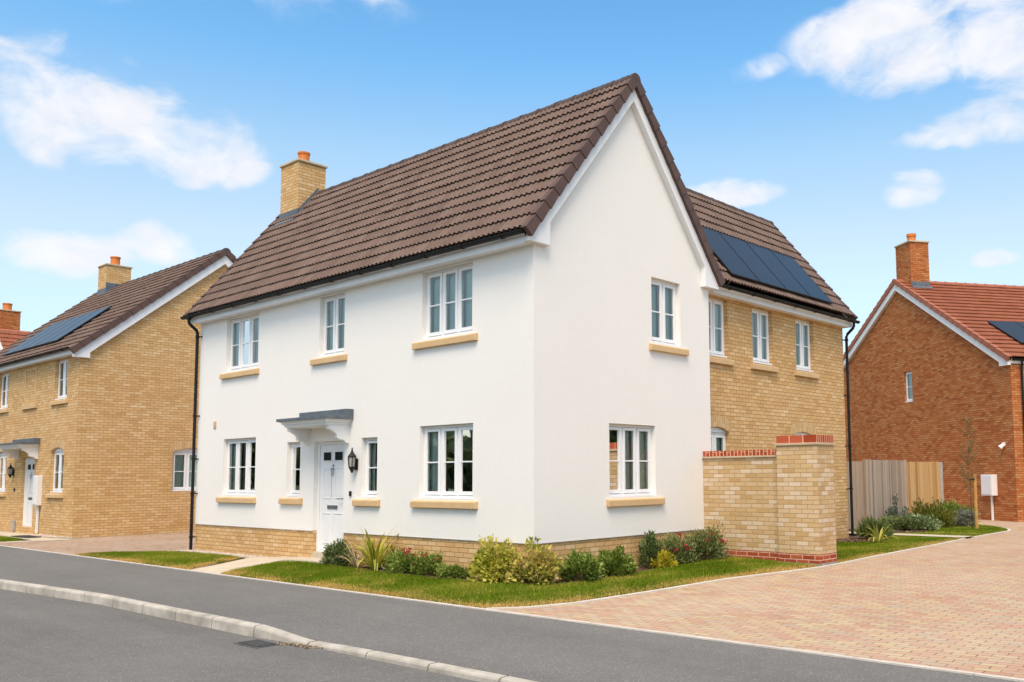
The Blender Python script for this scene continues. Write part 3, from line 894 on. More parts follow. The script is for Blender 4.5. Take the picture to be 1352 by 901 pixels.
# roof
roof_tiles('roof', H, -.04, W + .16, -.235, house, M['tile_brown'])
roof_tiles('roof', H, -.04, W + .16, -.235, house, M['tile_brown'], side=-1, seg=3)
for sd in (1, -1):
    verge(H, -.165, -.055, -.27, house, M['verge_brown'], sd)
    verge(H, W + .20, W + .09, -.27, house, M['verge_brown'], sd)
ridge(H, -.17, W + .21, house, M['ridge_brown'], r=.115)
barge(H, -.001, -.11, -.17, .255, .20, .45, 5.02, house, M['white_board'])
barge(H, W + .001, W + .12, -.17, .255, .20, .45, 5.02, house, M['white_board'])
fascia(H, -.0, W + .001, -.20, 5.0, 5.195, house)
fascia(H, -.0, W + .001, -.20, 5.0, 5.195, house, side=-1)
gutter(H, -.09, W + .27, -.292, 5.165, house)
downpipe([(-W + .02, -.285, 5.13), (-W + .02, -.285, 5.03), (-W + .02, -.26, 4.98), (-W + .0, -.10, 4.86), (-W + .0, -.075, 4.80), (-W + .0, -.075, .02)], house,
         clips=[((-W, -.075, z), (.09, .07, 0)) for z in (4.72, 2.95, 2.0, 1.25, .3)])
# chimney through the front slope at the far end
zr_ = H.zr
chm, Fc = chimney(house, -10.44, -9.66, 1.76, 2.48, 7.2, 9.02, M['buff'])
fl = MB()
def rz(y): return H.top(y) + .03
q0 = 1.76
fl.box(Fr((-10.44, q0, 0), (1, 0, 0)), -.012, .79, rz(q0) - .1, rz(q0) + .16, .001, .012)
fl.face([(-10.46, q0 - .01, rz(q0) + .02), (-9.62, q0 - .01, rz(q0) + .02), (-9.62, q0 - .16, rz(q0 - .16) + .045), (-10.46, q0 - .16, rz(q0 - .16) + .045)])
for k in range(5):            # stepped side flashing
    ya = q0 + k * (2.285 - q0) / 5; yb = q0 + (k + 1) * (2.285 - q0) / 5
    fl.face([(-9.646, ya - .002, rz(ya) - .06), (-9.646, yb, rz(yb) - .06), (-9.646, yb, rz(yb) + .15 - .02), (-9.646, ya - .002, rz(ya) + .15)])
    fl.face([(-9.648, ya, rz(ya) + .04), (-9.648, yb, rz(yb) + .04), (-9.54, yb, rz(yb) + .05), (-9.54, ya, rz(ya) + .05)])
build(fl, 'lead_flashing', M['lead'], chm)

# ---- rear wing in buff brick
XW, YW = -.25, 10.53
WD = 4.02
H2 = HF((XW, YW, 0), (0, -1, 0), (-1, 0, 0), WD, 7.985, 1.213)
Fw = Fr((XW, 0, 0), (0, 1, 0))
wing_holes = [(4.76, 5.58, 3.83, 4.985), (6.49, 7.28, 3.83, 4.985), (8.27, 9.07, 3.83, 4.985), (4.72, 5.56, 1.205, 2.47), (8.02, 9.0, 1.205, 2.47)]
wm = MB()
wall_faces(wm, Fw, D, YW, -.1, 5.02, wing_holes, .10)
for h in wing_holes[3:]: arch_spandrel(wm, Fw, h[0], h[1], h[3], .10)
Fe = Fr((XW, YW, 0), (-1, 0, 0))
ze = H2.top(0) - .1
wm.face([Fe.P(0, -.1), Fe.P(WD, -.1), Fe.P(WD, ze), Fe.P(WD / 2, H2.zr - .1), Fe.P(0, ze)], [(0, -.1), (WD, -.1), (WD, ze), (WD / 2, 7.8), (0, ze)])
wm.face([(XW - WD, YW, -.1), (XW - WD, D, -.1), (XW - WD, D, ze), (XW - WD, YW, ze)], [(0, -.1), (6, -.1), (6, 5), (0, 5)])
build(wm, 'brick_wing_wall', M['buff'], house)
sa = MB()
for (a0, a1) in ((4.66, 5.62), (7.95, 9.07)):
    n = 12; cx = (a0 + a1) / 2; hw = (a1 - a0) / 2
    low = [(cx - hw * math.cos(math.pi * k / n), 2.375 + .10 * (1 - math.cos(math.pi * k / n) ** 2)) for k in range(n + 1)]
    for k in range(n):
        q = [low[k], low[k + 1], (low[k + 1][0], low[k + 1][1] + .225), (low[k][0], low[k][1] + .225)]
        sa.face([Fw.P(a, b, .004) for a, b in q], [(q[0][0], 0.003), (q[1][0], .003), (q[2][0], .212), (q[3][0], .212)])
build_each(sa, 'soldier_arch', M['buff_soldier'], house)
for i, h in enumerate(wing_holes):
    sl = (h[0] - .10, h[1] + .13, 3.69, 3.815) if i < 3 else (h[0] - .1, h[1] + .1, 1.065, 1.19)
    if i in (0, 3): sl = (D + .02, sl[1], sl[2], sl[3])
    window(house, Fw, *h, 2, [(-.4, 1.4, CT)] if i < 3 else [(.55, 1., CD)], sl, setback=.085, seed=20 + i, arch=.10 if i > 2 else 0.)
def wstart(l):          # valley against the rear slope of the main roof, p measured back from YW
    return 0
def wing_end(l0):       # course end near the main roof
    return None
# the wing tiles run from the far verge (p=-.12) towards the main roof, every course clipped where it meets the valley
class H2c: pass
def wing_tiles(side, seg):
    Lt = (WD / 2 + .235) / H2.ca
    n = round(Lt / .32); g = Lt / n
    V = []; Fc_ = []; UV = []
    rl = .115
    for c in range(n):
        l0 = Lt - c * g; l1 = l0 - g - .05
        z_mid = H2.zr - (l0 - g) * H2.sa
        y_meet = D / 2 + (H.zr - z_mid) / H.tan - .22
        y_meet = max(y_meet, 2.6)
        if side > 0 and c == 0: y_meet = max(y_meet, 4.80)
        pe = YW - y_meet
        k = int((pe + .12) / (rl / seg)); us = np.linspace(-.04, pe, k + 1)
        ph = us / rl * 2 * np.pi
        h = .030 * (np.cos(ph) * .5 + .5) ** 1.15
        jit = RNG.normal(0, .0022, int(pe / .3) + 5); jt = jit[((us + .12) / .3).astype(int)]
        base = len(V)
        for row, (l, lift) in enumerate(((l0 - .04, -.012), (l0, .044), (l0 - g * .5, .024), (l1, .002))):
            for i in range(k + 1):
                V.append(tuple(H2.slope(us[i], l + jt[i] * 1.5, h[i] + lift + (jt[i] if row else 0), side))); UV.append((us[i] + 40, Lt - l + .002 * (row > 0)))
        w = k + 1
        for row in range(3):
            for i in range(k):
                a = base + row * w + i; Fc_.append((a, a + 1, a + 1 + w, a + w))
    me = bpy.data.meshes.new('wing_roof'); me.from_pydata(V, [], Fc_)
    uvl = me.uv_layers.new(name='UVMap')
    li = np.empty(len(me.loops), np.int32); me.loops.foreach_get('vertex_index', li)
    uvl.data.foreach_set('uv', np.array(UV)[li].astype(np.float32).ravel())
    b = bmesh.new(); b.from_mesh(me); bmesh.ops.recalc_face_normals(b, faces=b.faces); b.to_mesh(me); b.free()
    return link('wing_roof', me, M['tile_brown'], house)
wing_tiles(1, 6); wing_tiles(-1, 3)
for sd in (1, -1): verge(H2, -.17, -.06, -.27, house, M['verge_brown'], sd)
ridge(H2, -.17, YW - 2.75, house, M['ridge_brown'], r=.115)
barge(H2, -.001, -.11, -.17, .255, .20, .45, 5.02, house, M['white_board'])
fascia(H2, .0, YW - D - .0, -.20, 5.0, 5.195, house)
gutter(H2, -.24, YW - D - .25, -.292, 5.165, house)
downpipe([(XW + .285, YW + .02, 5.13), (XW + .285, YW + .02, 5.03), (XW + .26, YW + .02, 4.98), (XW + .10, YW + .05, 4.86), (XW + .07, YW + .05, 4.80), (XW + .07, YW + .05, .10)], house,
         clips=[((XW + .07, YW + .05, z), (-.07, -.10, 0)) for z in (4.72, 3.4, 2.2, 1.2)])
solar(H2, YW - 9.68, 1.13 / H2.ca - .0, (2.01 + .25 - .13) / H2.ca, 1.04, 4, house, h=.115)
# small vent block on the front wall
vb = MB(); vb.box(Ff, -9.83, -9.72, 2.645, 2.80, .001, .018)
vo = build(vb, 'wall_vent', M['stone_sill'], house, bevel=.006)
vs = MB(); vs.box(Ff, -9.805, -9.745, 2.675, 2.77, .0185, .026); build(vs, 'vent_grille', M['chim_cap'], vo)
db = MB(); db.box(Ff, -4.66, -4.61, 1.235, 1.325, .001, .03); build(db, 'doorbell', M['black_plastic'], house, bevel=.006)
lantern(Ff, -4.47, 1.70, 'black glazed wall lantern beside the white front door of the rendered house', 'black wall lanterns')

# ================================================================== LEFT NEIGHBOUR
LX, LW, LD = -17.65, 9.9, 7.9
nb = thing('brick_house', (LX, 0, 0), 'buff brick detached house with brown roof and blue solar panels left of the white house', 'house')
HL = HF((LX, 0, 0), (-1, 0, 0), (0, 1, 0), LD, 8.60, .835)
Flf = Fr((0, 0, 0), (1, 0, 0)); Flg = Fr((LX, 0, 0), (0, 1, 0))
lf_holes = [(-19.50, -18.52, 1.205, 2.47), (-21.85, -20.80, .20, 2.235), (-24.35, -23.30, 1.205, 2.47), (-19.45, -18.50, 3.83, 4.985), (-24.42, -23.45, 3.83, 4.985)]
lg_holes = [(2.60, 3.90, 1.205, 2.47)]
mb = MB()
wall_faces(mb, Flf, LX - LW, LX, -.1, 5.02, lf_holes, .10)
wall_faces(mb, Flg, 0, LD, -.1, 5.02, lg_holes, .10)
arch_spandrel(mb, Flf, lf_holes[0][0], lf_holes[0][1], 2.47, .10); arch_spandrel(mb, Flf, lf_holes[2][0], lf_holes[2][1], 2.47, .10)
arch_spandrel(mb, Flg, lg_holes[0][0], lg_holes[0][1], 2.47, .10)
zt = HL.top(0) - .1
mb.face([Flg.P(0, 5.02), Flg.P(LD, 5.02), Flg.P(LD, zt), Flg.P(LD / 2, HL.zr - .1), Flg.P(0, zt)], [(0, 5.02), (LD, 5.02), (LD, zt), (LD / 2, HL.zr - .1), (0, zt)])
mb.face([(LX - LW, LD, -.1), (LX - LW, 0, -.1), (LX - LW, 0, zt), (LX - LW, LD / 2, HL.zr - .1), (LX - LW, LD, zt)], [(0, 0), (LD, 0), (LD, zt), (LD / 2, 8.5), (0, zt)])
mb.face([(LX, LD, -.1), (LX - LW, LD, -.1), (LX - LW, LD, zt), (LX, LD, zt)], [(0, 0), (LW, 0), (LW, zt), (0, zt)])
# blocked window: brick panel standing back in a shallow recess reads by its projecting surround
build(mb, 'brick_wall', M['buff'], nb)
bw_ = MB()
bw_.box(Flf, -21.90, -21.845, 3.83, 4.90, .001, .022); bw_.box(Flf, -20.975, -20.92, 3.83, 4.90, .001, .022); bw_.box(Flf, -21.844, -20.976, 4.845, 4.90, .001, .022)
bw_.box(Flf, -22.0, -20.82, 3.69, 3.815, .001, .06)
build(bw_, 'blind_window_surround', M['stone_sill'], nb, bevel=.004)
sa = MB()
for F_, a0, a1 in ((Flf, -19.58, -18.44), (Flf, -24.43, -23.22), (Flg, 2.52, 3.98)):
    n = 12; cx = (a0 + a1) / 2; hw = (a1 - a0) / 2
    low = [(cx - hw * math.cos(math.pi * k / n), 2.375 + .10 * (1 - math.cos(math.pi * k / n) ** 2)) for k in range(n + 1)]
    for k in range(n):
        q = [low[k], low[k + 1], (low[k + 1][0], low[k + 1][1] + .225), (low[k][0], low[k][1] + .225)]
        sa.face([F_.P(a, b, .004) for a, b in q], [(q[0][0], 0.003), (q[1][0], .003), (q[2][0], .212), (q[3][0], .212)])
build_each(sa, 'soldier_arch', M['buff_soldier'], nb)
window(nb, Flf, *lf_holes[0], 2, [(0, .45, CD)], (-19.62, -18.40, 1.065, 1.19), arch=.10, seed=30)
window(nb, Flf, *lf_holes[2], 2, [(0, .5, CD)], (-24.5, -23.2, 1.065, 1.19), arch=.10, seed=31)
window(nb, Flf, *lf_holes[3], 2, [(.3, 1, CT)], (-19.62, -18.38, 3.69, 3.815), seed=32)
window(nb, Flf, *lf_holes[4], 2, [(.3, 1, CT)], (-24.54, -23.33, 3.69, 3.815), seed=33)
window(nb, Flg, *lg_holes[0], 3, [(0, 1, CT)], None, arch=.10, seed=34)
front_door(nb, Flf, *lf_holes[1])
canopy(nb, Flf, -22.35, -20.42, proj=.6)
roof_tiles('roof', HL, -.04, LW + .16, -.235, nb, M['tile_brown'], seg=4)
roof_tiles('roof', HL, -.04, LW + .16, -.235, nb, M['tile_brown'], side=-1, seg=3)
for sd in (1, -1):
    verge(HL, -.165, -.055, -.27, nb, M['verge_brown'], sd); verge(HL, LW + .20, LW + .09, -.27, nb, M['verge_brown'], sd)
ridge(HL, -.17, LW + .21, nb, M['ridge_brown'], r=.13)
barge(HL, -.001, -.11, -.15, .28, .20, .42, 4.90, nb, M['white_board'])
barge(HL, LW + .001, LW + .12, -.15, .28, .20, .42, 4.90, nb, M['white_board'])
fascia(HL, 0, LW, -.20, 5.0, 5.195, nb)
gutter(HL, -.02, LW + .2, -.292, 5.165, nb)
chl, _ = chimney(nb, -26.45, -25.70, 3.55, 4.40, 7.6, 9.36, M['buff'], pot_r=.16, pot_h=.36)
fl = MB()
fl.box(Fr((-26.45, 3.55, 0), (1, 0, 0)), -.01, .77, 8.2, 8.52, .001, .012); fl.box(Fr((-25.70, 3.55, 0), (0, 1, 0)), -.01, .55, 8.2, 8.72, .001, .012)
fl.face([(-25.69, 3.5, HL.top(3.5) + .06), (-25.5, 3.5, HL.top(3.5) + .06), (-25.5, 3.9, HL.top(3.9) + .06), (-25.69, 3.9, HL.top(3.9) + .06)])
build(fl, 'lead_flashing', M['lead'], chl)
solar(HL, 20.35 + LX, (LD / 2 - 1.84) / HL.ca, (LD / 2 - .36) / HL.ca, .97, 5, nb, h=.12)
lantern(Flf, -22.55, 1.70, 'black glazed wall lantern left of the door of the buff brick house', 'black wall lanterns')
meter_box('meter_box', Flf, -20.36, -20.06, .84, 1.70, 'white meter box on its pipe between door and window of the buff brick house', -20.21, .05, .15)
gp = MB(); gp.box(Flf, -22.30, -22.18, .05, .38, .001, .10)
build(gp, 'pipe_box', M['post_conc'], nb, bevel=.02)
db = MB(); db.box(Flf, -22.42, -22.37, 1.24, 1.33, .001, .03); build(db, 'doorbell', M['black_plastic'], nb)

# ================================================================== RED HOUSE ON THE RIGHT
ang = R(-55.6)
hv = Vector((math.sin(ang), math.cos(ang), 0)); gv = Vector((-hv.y, hv.x, 0)) * -1
gv = Vector((math.cos(-ang), math.sin(-ang), 0)); gv = Vector((hv.y, -hv.x, 0))
K = Vector((.497, 20.60, 0))
rh = thing('red_brick_house', K, 'red brick house with orange tiled roof and solar panels behind the fence', 'house')
RD, RL = 12.32, 11.0
HR = HF(K, gv, hv, RD, 8.93, .605)
Frg = Fr(K + hv * RD, -hv)            # gable wall seen from outside, a runs towards the corner K
Frs = Fr(K, gv)                       # side wall to the right
def ra(s): return RD - s
rg_holes = [(ra(5.97), ra(5.43), 4.20, 5.36)]
mb = MB()
wall_faces(mb, Frg, 0, RD, -.3, 5.02, rg_holes, .09)
zt = HR.top(0) - .12
x0, x1 = rg_holes[0][0], rg_holes[0][1]
# above the eaves the gable is cut round the window that rises into it
tl = lambda a: HR.zr - .12 - HR.tan * abs(a - RD / 2)
for poly in ([(0, 5.02), (x0, 5.02), (x0, tl(x0)), (0, zt)], [(x1, 5.02), (RD, 5.02), (RD, zt), (x1, tl(x1))], [(x0, 5.36), (x1, 5.36), (x1, tl(x1)), (RD / 2, tl(RD / 2)), (x0, tl(x0))]):
    mb.face([Frg.P(a, b) for a, b in poly], poly)
for xx in (x0, x1): mb.face([Frg.P(xx, 5.02), Frg.P(xx, 5.36), Frg.P(xx, 5.36, -.09), Frg.P(xx, 5.02, -.09)], [(0.1, 5.02), (.1, 5.36), (.19, 5.36), (.19, 5.02)])
mb.face([Frg.P(x0, 5.36), Frg.P(x1, 5.36), Frg.P(x1, 5.36, -.09), Frg.P(x0, 5.36, -.09)], [(0, 0), (.5, 0), (.5, .05), (0, .05)])
wall_faces(mb, Frs, 0, RL, -.3, 5.02, [], .1)
B0 = K + gv * RL
mb.face([B0 + Vector((0, 0, -.3)), B0 + hv * RD + Vector((0, 0, -.3)), B0 + hv * RD + Vector((0, 0, zt)), B0 + hv * RD / 2 + Vector((0, 0, 8.8)), B0 + Vector((0, 0, zt))], [(0, 0), (RD, 0), (RD, zt), (RD / 2, 8.8), (0, zt)])
B1 = K + hv * RD
mb.face([B1 + Vector((0, 0, -.3)), B1 + gv * RL + Vector((0, 0, -.3)), B1 + gv * RL + Vector((0, 0, zt)), B1 + Vector((0, 0, zt))], [(0, 0), (RL, 0), (RL, zt), (0, zt)])
build(mb, 'brick_wall', M['red'], rh)
window(rh, Frg, *rg_holes[0], 1, [(0, 1, CT)], None, seed=40)
roof_tiles('roof', HR, -.04, RL + .1, -.06, rh, M['tile_red'], seg=4, gauge=.34)
roof_tiles('roof', HR, -.04, RL + .1, -.06, rh, M['tile_red'], side=-1, seg=3, gauge=.34)
for sd in (1, -1): verge(HR, -.165, -.03, -.09, rh, M['verge_red'], sd, gauge=.34)
ridge(HR, -.17, RL + .12, rh, M['verge_red'], r=.13)
barge(HR, -.001, -.12, -.12, .26, .02, .42, 4.93, rh, M['white_board'])
fascia(HR, 0, RL, -.05, 4.98, 5.13, rh)
gutter(HR, .0, RL, -.115, 5.12, rh)
def rp(p, q, z): return HR.P(p, q, z)
downpipe([rp(.35, -.115, 5.10), rp(.35, -.11, 4.98), rp(.35, -.075, 4.88), rp(.35, -.075, .05)], rh)
chF = MB()
FcR = Fr(K + hv * 6.55 + gv * .22, -hv)
chF.box(FcR, 0, .98, 8.0, 10.32, -.80, 0)
chr_ = build(chF, 'chimney', M['red'], rh)
cp = MB(); cp.box(FcR, -.04, 1.02, 10.322, 10.39, -.84, .04); build(cp, 'chimney_cap', M['chim_cap'], chr_, bevel=.012)
pm = MB(); pm.lathe(FcR.P(.49, 10.39, -.4), [(.17, 0), (.16, .25), (.185, .27), (.185, .37), (.15, .37)], 16); build(pm, 'chimney_pot', M['pot'], chr_)
fl = MB()
fl.box(Fr(FcR.P(.98, 0, 0), gv), .0, .80, 8.2, 8.80, .001, .014)
q = [HR.P(.20, 6.55 - .98 - .002, 0), HR.P(1.05, 6.55 - .98 - .002, 0), HR.P(1.05, 6.55 - 1.2, 0), HR.P(.20, 6.55 - 1.2, 0)]
zz = [HR.top(5.57) + .07, HR.top(5.57) + .07, HR.top(5.35) + .07, HR.top(5.35) + .07]
fl.face([Vector((p.x, p.y, z)) for p, z in zip(q, zz)])
build(fl, 'lead_flashing', M['lead'], chr_)
solar(HR, 1.05, (6.16 - 2.45) / HR.ca, (6.16 - .80) / HR.ca, 1.1, 4, rh, h=.12)
meter_box('meter_box', Frg, ra(1.42), ra(.88), .80, 1.48, 'white meter box on a white pipe fixed to the red brick gable wall', ra(1.12), .0, .22)
slt = thing('security_light', Frg.P(ra(.47), 2.34, 0), 'small white security light fixed high on the red brick gable wall', 'security light')
m_ = MB(); m_.box(Frg, ra(.52), ra(.40), 2.38, 2.50, .001, .05)
build(m_, 'light_mount', M['white_board'], slt, bevel=.01)
m_ = MB(); m_.tube([Frg.P(ra(.46), 2.43, .04), Frg.P(ra(.48), 2.37, .10), Frg.P(ra(.50), 2.33, .14)], .05, 12, r1=.085)
build(m_, 'lamp_head', M['white_board'], slt)

# ================================================================== FAR RED HOUSE (left edge)
fh = thing('distant_house', (-46, 12, 0), 'distant red brick house with orange roof peeping over the far left roof', 'house')
HFh = HF((-38.1, 4.6, 0), (0, 1, 0), (-1, 0, 0), 7.0, 8.85, .84)
mb = MB()
F1 = Fr((-45.1, 4.6, 0), (1, 0, 0)); F2 = Fr((-38.1, 4.6, 0), (0, 1, 0))
mb.face([F1.P(0, -.1), F1.P(7, -.1), F1.P(7, 5.7), F1.P(3.5, 8.7), F1.P(0, 5.7)], [(0, 0), (7, 0), (7, 5.8), (3.5, 8.8), (0, 5.8)])
mb.face([F1.P(0, -.1, -9), F1.P(7, -.1, -9), F1.P(7, 5.7, -9), F1.P(3.5, 8.7, -9), F1.P(0, 5.7, -9)], [(0, 0), (7, 0), (7, 5.8), (3.5, 8.8), (0, 5.8)])
wall_faces(mb, F2, 0, 9, -.1, 5.7, [], .1)
mb.face([F1.P(0, -.1), F1.P(0, 5.7), F1.P(0, 5.7, -9), F1.P(0, -.1, -9)])
build(mb, 'brick_wall', M['red'], fh)
roof_tiles('roof', HFh, -.1, 9.1, -.3, fh, M['tile_red'], seg=3, gauge=.36)
roof_tiles('roof', HFh, -.1, 9.1, -.3, fh, M['tile_red'], side=-1, seg=3, gauge=.36)
ridge(HFh, -.1, 9.1, fh, M['verge_red'], r=.14)
barge(HFh, -.001, -.12, -.12, .22, .2, .4, 5.5, fh, M['white_board'])
# lower gable standing forward on its left, whose white verge shows
HG = HF((-40.3, 3.2, 0), (0, 1, 0), (-1, 0, 0), 6.4, 8.75, .74)
roof_tiles('gable_roof', HG, -.12, 3.0, -.2, fh, M['tile_red'], seg=3, gauge=.36)
roof_tiles('gable_roof', HG, -.12, 3.0, -.2, fh, M['tile_red'], side=-1, seg=3, gauge=.36)
barge(HG, -.001, -.12, -.06, .2, .22, .4, 5.9, fh, M['white_board'])
gm = MB(); F3 = Fr((-46.7, 3.2, 0), (1, 0, 0))
gm.face([F3.P(0, -.1), F3.P(6.4, -.1), F3.P(6.4, 6.2), F3.P(3.2, 8.6), F3.P(0, 6.2)], [(0, -.1), (6.4, -.1), (6.4, 6.2), (3.2, 8.6), (0, 6.2)])
F4 = Fr((-40.3, 3.2, 0), (0, 1, 0)); wall_faces(gm, F4, 0, 1.5, -.1, 6.2, [], .1)
build(gm, 'front_gable_wall', M['red'], fh)
chimney(fh, -42.95, -41.80, 4.75, 5.6, 7.5, 9.85, M['red'], pot_r=.2, pot_h=.40)

# ================================================================== GROUND
def sheet(name, poly, z, m, th=None):
    mb = MB()
    mb.face([(x, y, z(x, y) if callable(z) else z) for x, y in poly], [(x, y) for x, y in poly])
    o = build(mb, name, m); return structure(o)
GT = MB(); GT.face([(-400, -400, -.30), (400, -400, -.30), (400, 400, -.30), (-400, 400, -.30)])
structure(build(GT, 'ground', M['terrain']))
sheet('plot_ground', [(-60, -2.1), (-17.6, -2.1), (-17.6, 8), (-10.6, 8), (-10.6, 30), (-60, 30)], -.06, M['terrain'])
sheet('road', [(-120, -60), (120, -60), (120, -4.30), (-120, -4.30)], -.12, M['road'])
def pave_z(x, y):
    d = min(1, max(0, (x - .05) / 1.15)); d = d * d * (3 - 2 * d)
    t = min(1, max(0, (-2.1 - y) / 2.1))
    return -.092 * d * t
def kerb_y(x):
    d = min(1, max(0, (x - .05) / 1.6))
    base = -4.28 if x > -4 else -4.28 - (-4 - x) * .085 * .9
    return base + .15 * d + .02 * max(0, min(2, x - 1.6))
PV = MB()
xs = list(np.arange(-60, -12, 4.)) + list(np.arange(-12, 6, .4)) + list(np.arange(6, 61, 4.))
for i in range(len(xs) - 1):
    for j in range(6):
        q = []
        for x, jj in ((xs[i], j), (xs[i + 1], j), (xs[i + 1], j + 1), (xs[i], j + 1)):
            y0 = kerb_y(x); y = y0 + (-2.13 - y0) * jj / 6
            q.append((x, y, pave_z(x, y)))
        PV.face(q, [(p[0], p[1]) for p in q])
structure(build(PV, 'pavement', M['pavement']))
# kerb stones
KB = MB()
def kz(x):
    d = min(1, max(0, (x - .05) / 1.15)); d = d * d * (3 - 2 * d); return .003 - .092 * d
x = -30.
while x < 14:
    L = .915; g = .022
    xa, xb = x + g / 2, x + L - g / 2
    def ring(xx):
        y0, z0 = kerb_y(xx), kz(xx)
        return [(xx, y0, -.25), (xx, y0, z0), (xx, y0 - .075, z0 - .003), (xx, y0 - .092, z0 - .009), (xx, y0 - .102, z0 - .026), (xx, y0 - .118, -.25)]
    nseg = 4
    prev = ring(xa); KB.face(prev)
    for k in range(1, nseg + 1):
        cur = ring(xa + (xb - xa) * k / nseg)
        for e in range(6):
            e2 = (e + 1) % 6
            KB.face([prev[e], prev[e2], cur[e2], cur[e]])
        prev = cur
    KB.face(prev[::-1])
    x += L
structure(build(KB, 'kerb', M['kerb']))
# pale edging between pavement and gardens
ED = MB(); Fx = Fr((0, 0, 0), (1, 0, 0))
x = -40.
while x < 20:
    ED.box(Fx, x + .003, x + .997, -.15, .012, 2.075, 2.13)
    x += 1.0
structure(build(ED, 'edging', M['edging']))
def sm01(a, b, y):
    t = min(1, max(0, (y - a) / (b - a))); return t * t * (3 - 2 * t)
def gz(y): return .05 * sm01(0, 4.2, y) * (1 - sm01(8, 15, y))
# right driveway, its curved edge and the border
BYS = [-2.07, -1.68, -1.07, .2, 1.0, 2.05, 2.94, 3.9, 4.8, 6.3, 8.1, 10., 12.2, 14.6, 15.8, 16.5, 17.2, 17.9, 18.5, 19.0, 19.6, 20., 40.]
BXS = [1.28, 1.62, 1.81, 1.86, 1.90, 1.98, 2.20, 2.39, 2.39, 2.28, 2.20, 2.09, 1.84, 1.70, 1.70, 1.52, 1.15, .62, -.30, -1.2, -1.4, -8., -8.]
def border_x(y): return float(np.interp(y, BYS, BXS))
bys = list(np.linspace(-2.06, -1.0, 9)) + list(np.linspace(-.6, 12.2, 40))
DV = MB()
rows_ = sorted(set([round(v, 3) for v in list(np.linspace(-2.07, 12.2, 40)) + list(np.linspace(12.5, 20, 26)) + [24., 30., 40.]]))
rot = lambda x, y: (x * .9962 + y * .0872, -x * .0872 + y * .9962)
for i in range(len(rows_) - 1):
    for k in range(12):
        q = []
        for yy, kk in ((rows_[i], k), (rows_[i], k + 1), (rows_[i + 1], k + 1), (rows_[i + 1], k)):
            x0_ = border_x(yy) + .03; xx_ = x0_ + (14 - x0_) * kk / 12
            q.append((xx_, yy, gz(yy)))
        DV.face(q, [rot(p[0], p[1]) for p in q])
structure(build(DV, 'driveway', M['paver'], smooth=True))
EB = MB()
def strip_edge(mb, pts, w, z0, z1):
    pts = [Vector((p[0], p[1], 0)) for p in pts]
    off = []
    for i, p in enumerate(pts):
        d = (pts[min(i + 1, len(pts) - 1)] - pts[max(i - 1, 0)]).normalized()
        off.append(Vector((d.y, -d.x, 0)) * w / 2)
    for i in range(len(pts) - 1):
        a, b = pts[i], pts[i + 1]
        q = [a - off[i], a + off[i], b + off[i + 1], b - off[i + 1]]
        quad_prism(mb, [p + Vector((0, 0, z0 + gz(p.y))) for p in q], (0, 0, z1 - z0))
strip_edge(EB, [(border_x(y), y) for y in bys], .075, -.1, .014)
strip_edge(EB, [(border_x(y), y) for y in np.linspace(12.9, 19.0, 26)], .075, -.1, .014)
structure(build(EB, 'edging', M['edging']))
PT = MB()
rows = [(-2.07, -6.28, -5.20), (-1.6, -6.55, -5.45), (-1.1, -6.88, -5.70), (-.7, -7.22, -5.90), (-.5, -7.42, -5.60), (-.36, -7.60, -4.88), (-.15, -7.3, -4.86), (.02, -6.9, -4.86)]
def path_z(x, y):
    return .012 + .08 * min(1, max(0, (y + 1.9) / 1.6)) * min(1, max(0, (x + 7.7) / 1.6))
for i in range(len(rows) - 1):
    for k in range(6):
        q = []
        for (yy, xl, xr), kk in ((rows[i], k), (rows[i], k + 1), (rows[i + 1], k + 1), (rows[i + 1], k)):
            x_ = xl + (xr - xl) * kk / 6; q.append((x_, yy, path_z(x_, yy)))
        PT.face(q, [(p[0], p[1]) for p in q])
        if k == 5: PT.face([q[1], (q[1][0], q[1][1], -.05), (q[2][0], q[2][1], -.05), q[2]])
structure(build(PT, 'path', M['slab']))
sheet('path', [(-1.6, 12.22), (1.80, 12.22), (1.76, 12.95), (-1.6, 12.95)], lambda x, y: .030 + gz(y), M['slab'])
sheet('driveway', [(-17.62, -2.07), (-6.3, -2.07), (-7.9, -.36), (-10.58, -.36), (-10.58, 14), (-17.62, 14)], .0, M['paver_left'])
sheet('path', [(-26, -.95), (-17.65, -.95), (-16.9, -.40), (-17.2, -.05), (-18.2, -.35), (-20.2, -.38), (-20.2, .0), (-22.4, .0), (-26, -.2)], .008, M['slab'])
sheet('path', [(-17.62, -1.9), (-17.2, -1.7), (-17.0, -.5), (-17.62, -.5)], .006, M['slab'])
lm_ = MB(); lm_.box(Fx, -19.9, -18.65, .012, .03, .42, .78)
tag(build(lm_, 'drain_cover', M['mat_dark'], bevel=.005), 'dark flat drain cover in the pale path by the buff brick house', 'drain cover')
# gully grate in the road
gt = thing('gully_grate', (.62, -4.52, -.12), 'slatted iron drain grate in the road at the dropped kerb', 'drain grate')
fm = MB(); Fgr = Fr((.40, -4.70, -.12), (1, 0, 0))
for (a0, a1, c0, c1) in ((0, .46, -.03, 0), (0, .46, -.27, -.24), (0, .03, -.239, -.031), (.43, .46, -.239, -.031)):
    fm.box(Fgr, a0, a1, .0, .006, c0, c1)
build(fm, 'grate_frame', M['iron'], gt)
sm = MB()
for k in range(9): sm.box(Fgr, .030 + k * .044, .054 + k * .044, .002, .013, -.238, -.032)
build_each(sm, 'grate_bar', M['iron'], gt)
pm = MB(); pm.face([Fgr.P(.03, .004, -.03), Fgr.P(.43, .004, -.03), Fgr.P(.43, .004, -.24), Fgr.P(.03, .004, -.24)])  # flat dark sheet standing in for the shade below the bars
build(pm, 'pit_shade', M['mat_dark'], gt)

